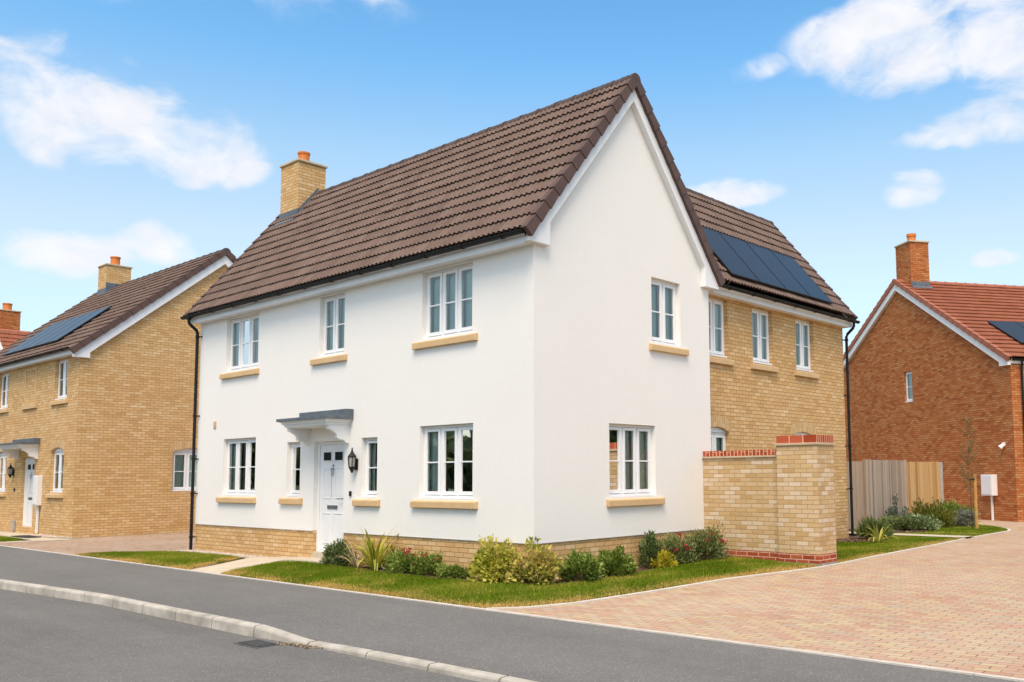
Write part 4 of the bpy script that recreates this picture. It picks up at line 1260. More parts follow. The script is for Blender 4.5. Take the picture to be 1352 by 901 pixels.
# ---- lawns, beds
def lawn_z(x, y):
    if x < -7: return 0.
    if y > 6: return gz(y)
    a = .055 * min(1, max(0, y / 4.)) * min(1, max(0, (1.72 - x) / .9)) if x > -2 else 0.
    b = .045 * min(1, max(0, (y + 2.0) / 1.7)) * min(1, max(0, (-4.2 - x) / 1.2))
    return a * .4 + b + gz(y)
LAWNS = {
 'lawn_main': [(-5.20, -2.07), (1.28, -2.07)] + [(border_x(y) - .045, y) for y in np.linspace(-1.95, 4.17, 24)] + [(1.56, 4.20), (1.5, 4.30), (.05, 4.30), (.45, 4.1), (.48, 3.0), (.55, 1.9), (.55, 1.0), (.48, .12), (.1, -.22), (-.5, -.36), (-1.3, -.42), (-2.3, -.44), (-3.3, -.40), (-4.4, -.33), (-5.3, -.33), (-5.9, -.52), (-5.68, -1.1)],
 'lawn_left': [(-10.64, -2.07), (-6.32, -2.07), (-7.80, -.38), (-9.2, -.42), (-10.35, -.62), (-11.3, -1.35), (-11.6, -2.07)],
 'lawn_drive': [(border_x(y) - .045, y) for y in np.linspace(4.85, 12.2, 12)] + [(-.20, 12.2), (-.15, 11.3), (.55, 10.9), (.75, 10.2), (.5, 9.3), (-.2, 9.0), (-.22, 4.9)],
 'lawn_far': [(border_x(y) - .045, y) for y in np.linspace(12.9, 18.7, 18)] + [(-.9, 18.3), (-.5, 16.5), (-.2, 15.0), (.1, 14.2), (-.2, 13.2), (-.5, 12.9)],
 'lawn_neighbour': [(-30, -2.07), (-17.64, -2.07), (-17.64, -1.25), (-18.2, -1.0), (-30, -1.0)],
}
for k, poly in LAWNS.items():
    me = bpy.data.meshes.new('lawn'); b = bmesh.new()
    f = b.faces.new([b.verts.new((px, py, lawn_z(px, py) - .004)) for px, py in poly]); bmesh.ops.triangulate(b, faces=[f])
    bmesh.ops.recalc_face_normals(b, faces=b.faces); b.to_mesh(me); b.free()
    structure(link('lawn', me, M['lawn_soil']))
sheet('garden_soil', [(-10.9, -2.08), (2.2, -2.08), (2.2, 20.5), (-9, 20.5), (-9, .1), (-10.9, .1)], -.012, M['soil'])
sheet('flower_bed', [(-5.35, -.42), (-3.3, -.46), (-1.3, -.48), (-.5, -.42), (.1, -.28), (.53, .1), (.60, 1.0), (.60, 1.9), (.53, 3.0), (.5, 4.2), (.0, 4.3), (-.02, .02), (-4.86, .02), (-5.35, .0)], lambda x, y: .020 + gz(y), M['soil'])
sheet('flower_bed', [(-.25, 9.0), (.5, 9.3), (.8, 10.2), (.6, 10.9), (-.1, 11.4), (-.4, 11.5)], lambda x, y: .012 + gz(y), M['soil'])
sheet('flower_bed', [(-1.8, 12.9), (-.4, 12.9), (-.1, 13.2), (.2, 14.2), (-.1, 15.0), (-.4, 16.5), (-.85, 18.4), (-1.5, 19.2), (-2.2, 19.2)], .012, M['soil'])
sheet('gravel_strip', [(-10.58, -.36), (-6.9, -.34), (-6.9, .03), (-10.9, .03), (-10.9, -.30)], .010, M['gravel_bed'])
sheet('gravel_strip', [(-20.2, -.36), (-18.2, -.34), (-17.3, -.04), (-17.6, .02), (-20.2, .02)], .010, M['gravel_bed'])

def colour_mesh(name, V, Fc, C, m, parent=None, loc=None):
    """mesh from arrays with a per-vertex colour called Col"""
    me = bpy.data.meshes.new(name)
    V = np.asarray(V, np.float32); nv = len(V)
    Fc = np.asarray(Fc, np.int32); nf, k = Fc.shape
    me.vertices.add(nv); me.vertices.foreach_set('co', V.ravel())
    me.loops.add(nf * k); me.loops.foreach_set('vertex_index', Fc.ravel())
    me.polygons.add(nf); me.polygons.foreach_set('loop_start', np.arange(0, nf * k, k, dtype=np.int32))
    me.polygons.foreach_set('loop_total', np.full(nf, k, np.int32))
    me.update(calc_edges=True)
    at = me.color_attributes.new('Col', 'FLOAT_COLOR', 'POINT')
    c4 = np.ones((nv, 4), np.float32); c4[:, :3] = C
    at.data.foreach_set('color', c4.ravel())
    me.validate()
    o = link(name, me, m, parent)
    if parent is not None and loc is not None: pass
    return o

def inside(poly, P):
    x, y = P[:, 0], P[:, 1]; n = len(poly); r = np.zeros(len(P), bool)
    for i in range(n):
        x0, y0 = poly[i]; x1, y1 = poly[(i + 1) % n]
        c = ((y0 > y) != (y1 > y)) & (x < (x1 - x0) * (y - y0) / (y1 - y0 + 1e-12) + x0)
        r ^= c
    return r
def edge_dist(edges, P):
    d = np.full(len(P), 9.)
    for (a, b) in edges:
        a = np.array(a); b = np.array(b); ab = b - a
        t = np.clip(((P - a) @ ab) / (ab @ ab), 0, 1)
        d = np.minimum(d, np.linalg.norm(P - (a + t[:, None] * ab), axis=1))
    return d
def smooth_noise(P, s, seed):
    r = np.random.default_rng(seed); out = np.zeros(len(P))
    for k in range(8):
        a = r.uniform(0, 6.28); f = s * r.uniform(.5, 1.8); ph = r.uniform(0, 6.28)
        out += np.sin((P[:, 0] * np.cos(a) + P[:, 1] * np.sin(a)) * f + ph)
    return out / 8 ** .5 * .7

def grass(poly, dens, label, dry_edges, seed, hgt=.05):
    r = np.random.default_rng(seed)
    A = np.array(poly); lo, hi = A.min(0), A.max(0)
    n = int((hi - lo).prod() * dens)
    P = r.uniform(lo, hi, (n, 2)); P = P[inside(poly, P)]; n = len(P)
    dry = np.exp(-(edge_dist(dry_edges, P) / .22) ** 2.) * (.8 + .5 * smooth_noise(P, 5., seed + 7)) if dry_edges else np.zeros(n)
    nz = smooth_noise(P, 2.4, seed + 1); nz2 = smooth_noise(P, 9, seed + 2)
    dryp = np.clip(dry * (1.05 + .5 * nz) + .16 * np.clip(nz2 - .2, 0, 1) + .10 * np.clip(nz - .3, 0, 1), 0, 1)
    isdry = r.random(n) < dryp * .85
    z0 = np.array([lawn_z(*p) for p in P]) + .005
    h = hgt * r.uniform(.55, 1.25, n) * (1 - .35 * dry) * (1 + .15 * nz)
    w = r.uniform(.0035, .007, n) * 1.15
    az = r.uniform(0, 6.283, n); ln = r.uniform(.15, .9, n) * h
    d = np.stack([np.cos(az), np.sin(az)], 1); s = np.stack([-d[:, 1], d[:, 0]], 1)
    b0 = np.c_[P - s * w[:, None] / 2, z0]; b1 = np.c_[P + s * w[:, None] / 2, z0]
    mdl = np.c_[P + d * ln[:, None] * .35, z0 + h * .62]
    m0 = mdl.copy(); m0[:, :2] -= s * w[:, None] * .42; m1 = mdl.copy(); m1[:, :2] += s * w[:, None] * .42
    tip = np.c_[P + d * ln[:, None], z0 + h]
    V = np.stack([b0, b1, m1, m0, tip], 1).reshape(-1, 3)
    i = np.arange(n)[:, None] * 5
    T = np.concatenate([i + np.array([[0, 1, 2]]), i + np.array([[0, 2, 3]]), i + np.array([[3, 2, 4]])], 0)
    g0 = np.array([.10, .165, .006]); g1 = np.array([.27, .345, .03]); y0 = np.array([.58, .35, .085]); y1 = np.array([.74, .52, .20])
    t = np.clip(r.random(n) * .8 + .25 * nz, 0, 1)[:, None]
    c = g0 * (1 - t) + g1 * t
    yl = np.array([.36, .33, .05]); tt = np.clip(.12 + .35 * nz2 + .3 * nz, 0, .65)[:, None]
    c = c * (1 - tt) + yl * tt
    t2 = r.random(n)[:, None]; c = np.where(isdry[:, None], y0 * (1 - t2) + y1 * t2, c)
    o = colour_mesh('grass', V, T, np.repeat(c, 5, 0), M['grass'])
    tag(o, label, 'grass', kind='stuff')
    return o
bl = [(border_x(y) - .045, y) for y in np.linspace(-2.0, 4.4, 12)]
grass(LAWNS['lawn_main'], 7600, 'mown green lawn with dry straw edge along the front and gable of the white house', [((-5.2, -2.07), (1.3, -2.07))] + list(zip(bl[:-1], bl[1:])), 1)
grass(LAWNS['lawn_left'], 7000, 'small triangular lawn between the left driveway and the pale path', [((-11.5, -2.07), (-6.3, -2.07)), ((-6.4, -2.0), (-7.7, -.5))], 2)
b2 = [(border_x(y) - .045, y) for y in np.linspace(4.85, 12.2, 8)]
grass(LAWNS['lawn_drive'], 5000, 'green lawn strip between the brick wing and the block driveway', list(zip(b2[:-1], b2[1:])), 3, hgt=.03)
grass(LAWNS['lawn_far'], 3600, 'rounded lawn round the staked young tree by the fence', [((.1, 14), (1.6, 14.2))], 4, hgt=.032)
grass(LAWNS['lawn_neighbour'], 2400, 'lawn in front of the buff brick house at the left edge', [((-30, -2.07), (-17.6, -2.07))], 5)

def scatter_stones(poly, n, s0, s1, flat, cols, name, label, m, seed, z):
    r = np.random.default_rng(seed); A = np.array(poly); lo, hi = A.min(0), A.max(0)
    P = r.uniform(lo, hi, (n * 3, 2)); P = P[inside(poly, P)][:n]; n = len(P)
    base = np.array([(1, 0, 0), (0, 1, 0), (-1, 0, 0), (0, -1, 0), (0, 0, 1), (0, 0, -1)], float)
    sz = r.uniform(s0, s1, n)[:, None, None]
    sc3 = np.stack([r.uniform(.7, 1.3, n), r.uniform(.5, 1., n), r.uniform(.6, 1., n) * flat], 1)[:, None, :]
    az = r.uniform(0, 6.28, n); ca, sa_ = np.cos(az), np.sin(az)
    v = base[None] * sc3 * sz * r.uniform(.75, 1.2, (n, 6, 1))
    x = v[..., 0] * ca[:, None] - v[..., 1] * sa_[:, None]; y = v[..., 0] * sa_[:, None] + v[..., 1] * ca[:, None]
    V = np.stack([x + P[:, 0:1], y + P[:, 1:2], v[..., 2] + z + np.array([gz(p[1]) for p in P])[:, None] + sz[..., 0] * flat * .5], -1).reshape(-1, 3)
    f = np.array([(0, 1, 4), (1, 2, 4), (2, 3, 4), (3, 0, 4), (1, 0, 5), (2, 1, 5), (3, 2, 5), (0, 3, 5)])
    T = (np.arange(n)[:, None, None] * 6 + f[None]).reshape(-1, 3)
    cc = np.array(cols)[r.integers(0, len(cols), n)] * r.uniform(.8, 1.2, (n, 1))
    return tag(colour_mesh(name, V, T, np.repeat(cc, 6, 0), m), label, 'gravel' if name == 'gravel' else 'bark mulch', kind='stuff')
PEB = [(.50, .42, .34), (.60, .53, .45), (.38, .30, .24), (.66, .60, .52), (.30, .26, .23), (.48, .36, .27)]
scatter_stones([(-10.55, -.34), (-6.95, -.32), (-6.95, .0), (-10.55, .0)], 3600, .012, .026, .7, PEB, 'gravel', 'pale gravel strip at the foot of the white house left of the door', M['pebble'], 1, .012)
scatter_stones([(-20.1, -.34), (-18.2, -.32), (-17.4, -.04), (-20.1, .0)], 1100, .015, .03, .7, PEB, 'gravel', 'pale gravel strip at the foot of the buff brick house', M['pebble'], 2, .012)
BARK = [(.10, .055, .035), (.16, .09, .06), (.06, .035, .025), (.22, .14, .10), (.13, .08, .06)]
scatter_stones([(-5.3, -.42), (-3.3, -.46), (-1.3, -.48), (-.5, -.42), (.1, -.28), (.53, .1), (.60, 1.0), (.60, 1.9), (.53, 3.0), (.45, 4.1), (.03, 4.2), (.0, -.02), (-4.86, -.02)], 6500, .010, .034, .4, BARK, 'bark_mulch', 'dark bark mulch in the bed round the foot of the white house', M['chip'], 3, .022)
scatter_stones([(-1.7, 13.0), (-.4, 13.0), (.1, 14.2), (-.4, 16.5), (-1.1, 18.4), (-1.9, 18.8)], 1500, .02, .05, .4, BARK, 'bark_mulch', 'brown bark mulch in the bed along the wooden fence', M['chip'], 4, .016)
scatter_stones([(-.2, 9.1), (.45, 9.4), (.7, 10.2), (.5, 10.8), (-.2, 11.2)], 500, .02, .045, .4, BARK, 'bark_mulch', 'brown bark mulch at the far corner of the brick wing', M['chip'], 5, .016)

lit = scatter_stones([(.7, -4.46), (1.35, -4.40), (1.35, -4.27), (.95, -4.29), (.7, -4.38)], 70, .010, .026, .35, [(.36, .24, .10), (.24, .14, .06), (.48, .36, .20), (.15, .10, .06)], 'leaf_litter', 'brown leaf litter gathered against the dropped kerb by the drain', M['chip'], 9, -.118)
lit['category'] = 'leaf litter'
# ================================================================== GARDEN WALL
gw = thing('garden_wall', (.8, 4.4, .0), 'buff brick garden wall with red brick coping joining the white gable to a pier', 'garden wall')
Fgw = Fr((0, 4.30, 0), (1, 0, 0))
m_ = MB(); m_.box(Fgw, .002, 1.56, .247, 1.852, -.215, 0); build(m_, 'brick_panel', M['buff_wall'], gw)
m_ = MB(); m_.box(Fgw, .002, 1.56, .097, .246, -.2145, .0005); build(m_, 'red_base_course', M['red_smooth'], gw)
m_ = MB(); m_.box(Fgw, .002, 1.56, -.2, .096, -.2145, -.002); build(m_, 'footing', M['buff_wall'], gw)
m_ = MB(); m_.box(Fgw, -.0 + .003, 1.565, 1.853, 1.884, -.25, .035); build(m_, 'tile_creasing', M['chim_cap'], gw, bevel=.004)
def edge_box(F, a0, a1, b0, b1, c0, c1):
    mb = MB(); mb.box(F, a0, a1, b0, b1, c0, c1)
    uv2 = []
    for f in mb.uv: uv2.append(f)
    return mb
m_ = MB(); m_.box(Fgw, .004, 1.575, 1.885, 1.985, -.222, .007)
for i, fu in enumerate(m_.uv):   # bricks on edge: one brick per 75 mm, no bed joint
    m_.uv[i] = [(u, .05 + .0 * v + (v - 1.885) * 1.4 if 1.5 < v < 2.4 else .08) for u, v in fu]
build(m_, 'coping', M['red_edge'], gw, bevel=.006)
# pier
PX0, PX1, PY0, PY1 = 1.575, 2.345, 4.22, 4.80
Fp = Fr((0, PY0, 0), (1, 0, 0))
m_ = MB(); m_.box(Fp, PX0, PX1, .247, 2.04, PY0 - PY1, 0); pier = build(m_, 'pier', M['buff_wall'], gw)
m_ = MB(); m_.box(Fp, PX0 - .0005, PX1 + .0005, .097, .2465, PY0 - PY1 - .0005, .0005); build(m_, 'red_base_course', M['red_smooth'], pier)
m_ = MB(); m_.box(Fp, PX0 + .02, PX1 + .0, -.2, .0965, PY0 - PY1, -.001); build(m_, 'footing', M['conc_footing'], pier)
m_ = MB(); m_.box(Fp, PX0 - .03, PX1 + .03, 2.041, 2.078, PY0 - PY1 - .03, .03); build(m_, 'tile_creasing', M['chim_cap'], pier, bevel=.004)
m_ = MB(); m_.box(Fp, PX0 - .003, PX1 + .003, 2.079, 2.205, PY0 - PY1 - .003, .003)
for i, fu in enumerate(m_.uv):
    m_.uv[i] = [(u - PX0 + .003, .6) for u, v in fu] if i in (0, 1) else [(u, .05 + .05 * (i > 3)) for u, v in fu]
ends = MB(); fr_ = MB()
for k, (f, u) in enumerate(zip(m_.f, m_.uv)): (fr_ if k < 2 else ends).face([m_.v[i] for i in f], u)
build(fr_, 'coping', M['red_stretch'], pier)
m_ = ends
ob = build(m_, 'coping', M['red_edge'], pier, bevel=.006)

# ================================================================== FENCE
fn = thing('fence', (-1.5, 15, 0), 'close boarded wooden fence of grey boards and one fresh tan bay by the red house', 'fence')
def boards(F, a0, a1, z0, z1, step=.11, seed=0):
    r = random.Random(seed); mb = MB(); a = a0
    while a < a1 - .02:
        b = min(a + step - .004, a1)
        mb.box(F, a, b, z0, z1 + r.uniform(-.008, .008), -.012 + r.uniform(-.003, .003), .010 + r.uniform(-.003, .004))
        a += step
    return mb
A0 = Vector((-2.7, 14.25, 0)); A1 = Vector((-1.50, 14.25, 0)); A2 = Vector((-1.95, 17.9, 0)); A3 = Vector((-1.42, 19.45, 0))
FA = Fr(A0, A1 - A0); FB = Fr(A1, A2 - A1); FC = Fr(A2, A3 - A2)
build(boards(FA, 0, (A1 - A0).length, .02, 1.89, seed=1), 'grey_board_panel', M['wood_grey'], fn)
build(boards(FB, .06, (A2 - A1).length, .02, 1.93, seed=2), 'grey_board_panel', M['wood_grey'], fn)
build(boards(FC, .06, (A3 - A2).length - .02, .02, 1.90, seed=3), 'tan_board_panel', M['wood_new'], fn)
for p, h, mm in ((A1, 1.94, 'wood_grey'), (A2, 1.96, 'wood_grey'), (A3, 1.89, 'post_conc')):
    m_ = MB(); m_.box(Fr(p, (1, .2, 0)), -.05, .05, .0, h, -.05, .05); build(m_, 'fence_post', M[mm], fn)

# ================================================================== PLANTS
def leaf_arrays(P, N, L, Wd, r, fold=.25):
    """one folded leaf (two quads as four tris) per point; N = pointing direction"""
    n = len(P)
    N = N / (np.linalg.norm(N, axis=1, keepdims=True) + 1e-9)
    t = r.normal(0, 1, (n, 3)); s = np.cross(N, t); s /= (np.linalg.norm(s, axis=1, keepdims=True) + 1e-9)
    u = np.cross(s, N)
    L = L[:, None]; Wd = Wd[:, None]
    b = P; tip = P + N * L - u * L * .15
    l = P + N * L * .5 + s * Wd * .5 + u * Wd * fold; rr = P + N * L * .5 - s * Wd * .5 + u * Wd * fold
    mid = P + N * L * .5
    V = np.stack([b, l, tip, rr, mid], 1).reshape(-1, 3)
    i = np.arange(n)[:, None, None] * 5
    T = (i + np.array([(0, 1, 4), (1, 2, 4), (2, 3, 4), (3, 0, 4)])[None]).reshape(-1, 3)
    return V, T

def bush(name, loc, label, cat, rx, ry, h, n, L, Wd, cols, seed, clumps=26, up=.5, flowers=None, group=None, lift=.02, spiky=0., tight=.20, tips=None):
    r = np.random.default_rng(seed)
    n = int(n * 1.35); loc = (loc[0], loc[1], loc[2] + gz(loc[1])); t = thing(name, loc, label, cat, group)
    # clump centres through the dome
    cs = []
    for k in range(clumps):
        a = r.uniform(0, 6.28); e = math.acos(1 - r.uniform(0, 1.0)); rad = r.uniform(.55, 1.0) * (1 + .12 * math.sin(3 * a + seed))
        cs.append((rx * .88 * rad * math.cos(a) * math.sin(e), ry * .88 * rad * math.sin(a) * math.sin(e), h * (.10 + .80 * rad * math.cos(e) * r.uniform(.8, 1.08))))
    cs = np.array(cs)
    ci = r.integers(0, clumps, n)
    P = cs[ci] + np.clip(r.normal(0, 1, (n, 3)), -1.9, 1.9) * np.array([rx, ry, h * .75]) * tight
    P[:, 2] = np.abs(P[:, 2] - .01) + .01
    ctr = np.array([0, 0, h * .25])
    out = P - ctr; out /= (np.linalg.norm(out, axis=1, keepdims=True) + 1e-9)
    N = out + r.normal(0, .55, (n, 3)) + np.array([0, 0, up])
    cols = np.array(cols)
    cl = r.uniform(0, 1, clumps)                       # whole sprays differ in tone
    tt = np.clip(cl[ci] * .6 + r.random(n) * .55 - .08, 0, .999) * (len(cols) - 1)
    i0 = tt.astype(int); f = (tt - i0)[:, None]
    c = cols[i0] * (1 - f) + cols[np.minimum(i0 + 1, len(cols) - 1)] * f
    c *= r.uniform(.8, 1.2, (n, 1))
    if tips is not None:
        top = (P[:, 2] > h * .55) & (r.random(n) < tips[1]); c[top] = np.array(tips[0]) * r.uniform(.8, 1.2, (top.sum(), 1))
    V, T = leaf_arrays(P, N, 1.25 * L * r.uniform(.6, 1.25, n), 1.45 * Wd * r.uniform(.7, 1.2, n), r)
    o = colour_mesh('foliage', V, T, np.repeat(c, 5, 0), M['leaf'], t)
    o.location = (0, 0, lift)
    sm = MB()
    for k in range(0, clumps, 2):
        e = Vector(cs[k]) * .9
        sm.tube([Vector(loc) + Vector((r.normal(0, .02), r.normal(0, .02), -.01)), Vector(loc) + e * .5 + Vector((0, 0, .03)), Vector(loc) + e], .006, 4, r1=.003, cap=False)
    build(sm, 'stem', M['stem'], t, merge=False)
    if flowers is not None:
        nf, fcol, fs, pts = flowers
        for k in range(nf):
            a = r.uniform(0, 6.28); e = r.uniform(.2, 1.35)
            fc = np.array((rx * .98 * math.cos(a) * math.sin(e), ry * .98 * math.sin(a) * math.sin(e), h * (.12 + .88 * math.cos(e)))) + r.normal(0, .02, 3)
            m = pts
            Pp = fc + r.normal(0, fs * .45, (m, 3)) * np.array([1, 1, .6])
            Nn = r.normal(0, 1, (m, 3)) + np.array([0, 0, .6])
            V2, T2 = leaf_arrays(Pp, Nn, np.full(m, fs * .8), np.full(m, fs * .6), r)
            c2 = np.repeat(np.array(fcol)[r.integers(0, len(fcol), m)] * r.uniform(.75, 1.2, (m, 1)), 5, 0)
            fo = colour_mesh('flower_head', V2, T2, c2, M['leaf'], t); fo.location = (0, 0, lift)
    return t

def straps(name, loc, label, cat, n, L, Wd, cols, seed, spread=1., dark=None, lift=.02, edge=None):
    """phormium: a fan of arching strap leaves"""
    r = np.random.default_rng(seed); loc = (loc[0], loc[1], loc[2] + gz(loc[1])); t = thing(name, loc, label, cat)
    V, T, C = [], [], []
    S = 8
    for k in range(n):
        az = r.uniform(0, 6.28); el = r.uniform(.22, 1.25) * spread; ln = L * r.uniform(.6, 1.1); w = Wd * r.uniform(.7, 1.15)
        d = np.array([math.cos(az), math.sin(az)]); s = np.array([-d[1], d[0], 0])
        p = np.array([d[0] * r.uniform(0, .06), d[1] * r.uniform(0, .06), 0.]); tilt = el * .62
        col = np.array(cols)[r.integers(0, len(cols))] * r.uniform(.85, 1.15)
        ed = col if edge is None else np.array(edge) * r.uniform(.85, 1.15)
        b = len(V); drop = r.uniform(.9, 2.3) * el
        for i in range(S + 1):
            f = i / S
            ww = w * (1 - f ** 2.2) * (.75 + .5 * math.sin(min(1, f * 2) * 1.57)) * .5 + .001
            th = tilt + drop * f * f
            if i: p = p + np.array([d[0] * math.sin(th), d[1] * math.sin(th), math.cos(th)]) * ln / S
            pz = p.copy(); pz[2] = max(pz[2], .01)
            V += [pz - s * ww, pz + np.array([0, 0, -ww * .5]), pz + s * ww]
            C += [ed, col, ed]
        for i in range(S):
            a = b + i * 3
            T += [(a, a + 1, a + 4, a + 3), (a + 1, a + 2, a + 5, a + 4)]
    o = colour_mesh('strap_leaves', V, T, np.array(C), M['leaf'], t); o.location = (0, 0, lift)
    return t

DG = [(.05, .085, .018), (.105, .15, .036), (.18, .235, .07), (.28, .32, .14)]
MG = [(.07, .115, .014), (.155, .225, .028), (.27, .345, .06), (.40, .45, .13)]
YG = [(.14, .19, .015), (.32, .34, .03), (.55, .51, .07), (.72, .63, .16)]
YP = [(.17, .20, .025), (.38, .37, .05), (.60, .53, .11), (.68, .46, .22), (.74, .62, .19)]
GR = [(.07, .105, .022), (.155, .20, .05), (.27, .31, .11), (.40, .42, .21)]
RED = [(.50, .05, .06), (.36, .03, .045), (.62, .16, .14)]
bush('hebe_shrub', (-4.62, -.20, .02), 'low grey green shrub at the right foot of the white front door', 'shrub', .34, .20, .40, 1500, .055, .018, DG, 1, up=.5)
straps('strap_leaf_plant', (-3.55, -.25, .02), 'large yellow striped strap leaf plant with arching blades right of the front door', 'plant', 50, .86, .052, [(.16, .22, .02), (.42, .42, .03), (.60, .55, .06), (.10, .16, .02)], 2, edge=(.66, .60, .10), spread=1.25)
straps('strap_leaf_plant', (-3.95, -.32, .02), 'small bronze pink strap leaf plant beside the large yellow striped one', 'plant', 26, .62, .030, [(.30, .19, .09), (.45, .35, .22), (.20, .20, .06)], 3, edge=(.62, .50, .34), spread=1.3)
bush('flowering_shrub', (-2.72, -.24, .02), 'low green shrub with dull red flower heads left of the yellow variegated shrub', 'shrub', .40, .20, .34, 1300, .06, .020, MG, 4, flowers=(9, RED, .035, 26), up=.7)
bush('flowering_shrub', (-2.12, -.26, .02), 'small low shrub with pinkish red flowers before the front window', 'shrub', .30, .20, .32, 900, .055, .018, MG, 44, flowers=(7, RED, .03, 24), up=.7)
bush('ground_shrub', (-1.52, -.25, .02), 'low bright green creeping shrub against the front plinth', 'shrub', .42, .15, .17, 1000, .045, .022, MG, 5, up=.6)
bush('variegated_shrub', (-.62, -.22, .02), 'tall bushy yellow variegated shrub left of the house corner', 'shrub', .45, .30, .62, 2100, .055, .032, YG, 6, clumps=34, tight=.16, tips=((.60, .50, .14), .25))
bush('variegated_shrub', (.06, -.06, .02), 'yellow and peach variegated shrub at the house corner', 'shrub', .43, .32, .58, 2000, .055, .032, YP, 7, clumps=32, tight=.17)
bush('rounded_shrub', (.48, .48, .02), 'rounded mid green shrub just right of the house corner', 'shrub', .30, .32, .46, 2000, .05, .022, MG, 8, clumps=34, tight=.14)
bush('rounded_shrub', (.46, 1.32, .02), 'rounded green shrub below the gable window with a yellow tuft at its side', 'shrub', .28, .28, .46, 2000, .055, .020, MG, 9, clumps=34, tight=.14, up=.8)
bush('yellow_shrub', (.36, 1.74, .02), 'tiny yellow tuft hidden beside the rounded green shrub', 'shrub', .13, .12, .20, 320, .04, .02, [(.40, .33, .02), (.62, .50, .03)], 10, clumps=10)
bush('upright_shrub', (.20, 2.45, .02), 'dark upright shrub standing behind the small yellow shrub', 'shrub', .21, .21, .58, 1400, .055, .018, DG, 11, clumps=30, tight=.14, up=1.)
bush('yellow_shrub', (.44, 2.52, .02), 'small bright yellow rounded shrub in front of the dark upright one', 'shrub', .19, .19, .28, 900, .045, .020, [(.30, .28, .02), (.50, .43, .03), (.68, .57, .06)], 12, clumps=20, tight=.15)
bush('flowering_shrub', (.26, 3.08, .02), 'bushy dark green shrub with red flowers right of the yellow shrub', 'shrub', .28, .28, .50, 1600, .055, .018, GR, 13, flowers=(8, RED, .04, 26), clumps=30, up=.9)
bush('flowering_shrub', (.36, 3.82, .02), 'wide shrub with red flowers against the foot of the garden wall', 'shrub', .36, .36, .50, 2100, .06, .017, GR, 14, flowers=(10, RED, .04, 28), clumps=36, up=.9)
straps('strap_leaf_plant', (.95, 9.5, .02), 'yellow edged strap leaf plant emerging behind the brick pier', 'plant', 20, .55, .045, [(.12, .19, .02), (.42, .41, .05)], 15, edge=(.66, .62, .16), spread=1.2)
bush('grassy_shrub', (.35, 10.5, .02), 'dark grassy clump by the far corner of the brick wing', 'shrub', .36, .32, .30, 1100, .16, .014, DG, 16, clumps=22, up=1.2)
bush('low_shrub', (-.75, 14.55, .02), 'low pale green plant at the foot of the grey fence boards', 'shrub', .60, .40, .34, 1300, .06, .03, GR, 17, clumps=26)
bush('low_shrub', (-.30, 14.85, .02), 'grey green rounded plant in the bed beside the fence path', 'shrub', .48, .45, .38, 1700, .06, .034, [(.08, .12, .035), (.17, .23, .08), (.31, .38, .18), (.45, .50, .29)], 18, clumps=32)
bush('tall_shrub', (-.55, 16.2, .02), 'broad olive shrub before the fresh tan fence bay', 'shrub', .60, .5, .72, 2000, .09, .022, [(.06, .075, .008), (.13, .15, .015), (.22, .22, .03), (.30, .27, .05)], 19, clumps=40, up=1.2)
bush('tall_shrub', (-.40, 17.6, .02), 'green shrub at the fence end beside the red brick wall', 'shrub', .65, .5, .68, 1800, .08, .026, MG, 20, clumps=32, up=.9)
bush('low_shrub', (.05, 17.2, .02), 'pale flowered low plant nearest the far lawn by the fence end', 'shrub', .42, .40, .40, 900, .06, .03, [(.10, .10, .06), (.25, .25, .18), (.45, .42, .36)], 21, clumps=18)
bush('silver_shrub', (-1.15, 15.4, .02), 'thin silver grey shrub against the last grey fence board', 'shrub', .35, .3, .85, 650, .06, .03, [(.10, .13, .09), (.22, .26, .2), (.36, .40, .33)], 22, clumps=18, tight=.12)

# young tree and its stake
tx, ty = .71, 16.30
tr = thing('young_tree', (tx - .14, ty + .05, 0), 'thin young tree with sparse upright twigs before the red brick wall', 'tree')
r = np.random.default_rng(5)
tm = MB(); lvP, lvN = [], []
B = Vector((tx - .14, ty + .05, 0))
trunk = [B, B + Vector((.0, 0, 1.2)), B + Vector((-.02, .02, 2.3)), B + Vector((-.03, 0, 3.2))]
tm.tube(trunk, .017, 7, r1=.006)
bm_ = MB()
for k in range(30):
    z = r.uniform(.9, 3.0); a = r.uniform(0, 6.28); l = r.uniform(.25, .55) * (1.25 - z / 3.6)
    p0 = B + Vector((-.01, .0, z)); p1 = p0 + Vector((math.cos(a) * l * .55, math.sin(a) * l * .55, l * .6)); p2 = p1 + Vector((math.cos(a) * l * .15, math.sin(a) * l * .15, l * .7))
    bm_.tube([p0, p1, p2], .006, 4, r1=.002, cap=False)
    for j in range(24):
        f = r.uniform(.15, 1.15); q = p0.lerp(p1, min(1, f * 1.5)) if f < .66 else p1.lerp(p2, (f - .66) * 2.2)
        lvP.append(np.array(q - B) + r.normal(0, .035, 3)); lvN.append(r.normal(0, 1, 3) + np.array([0, 0, .3]))
to = build(tm, 'trunk', M['stem'], tr, smooth=True)
build(bm_, 'twigs', M['stem'], tr, merge=False)
V, T = leaf_arrays(np.array(lvP), np.array(lvN), r.uniform(.03, .06, len(lvP)), r.uniform(.018, .032, len(lvP)), r)
cc = np.array([(.14, .13, .03), (.22, .17, .04), (.26, .13, .04), (.10, .12, .03)])[r.integers(0, 4, len(lvP))]
cw = colour_mesh('crown', V, T, np.repeat(cc, 5, 0), M['leaf'], tr); cw.location = (0, 0, 0)
sk = MB(); sk.tube([(tx, ty, -.1), (tx, ty, 1.52)], .045, 12)
tag(build(sk, 'tree_stake', M['stake']), 'round orange wooden stake tied to the thin young tree', 'stake')
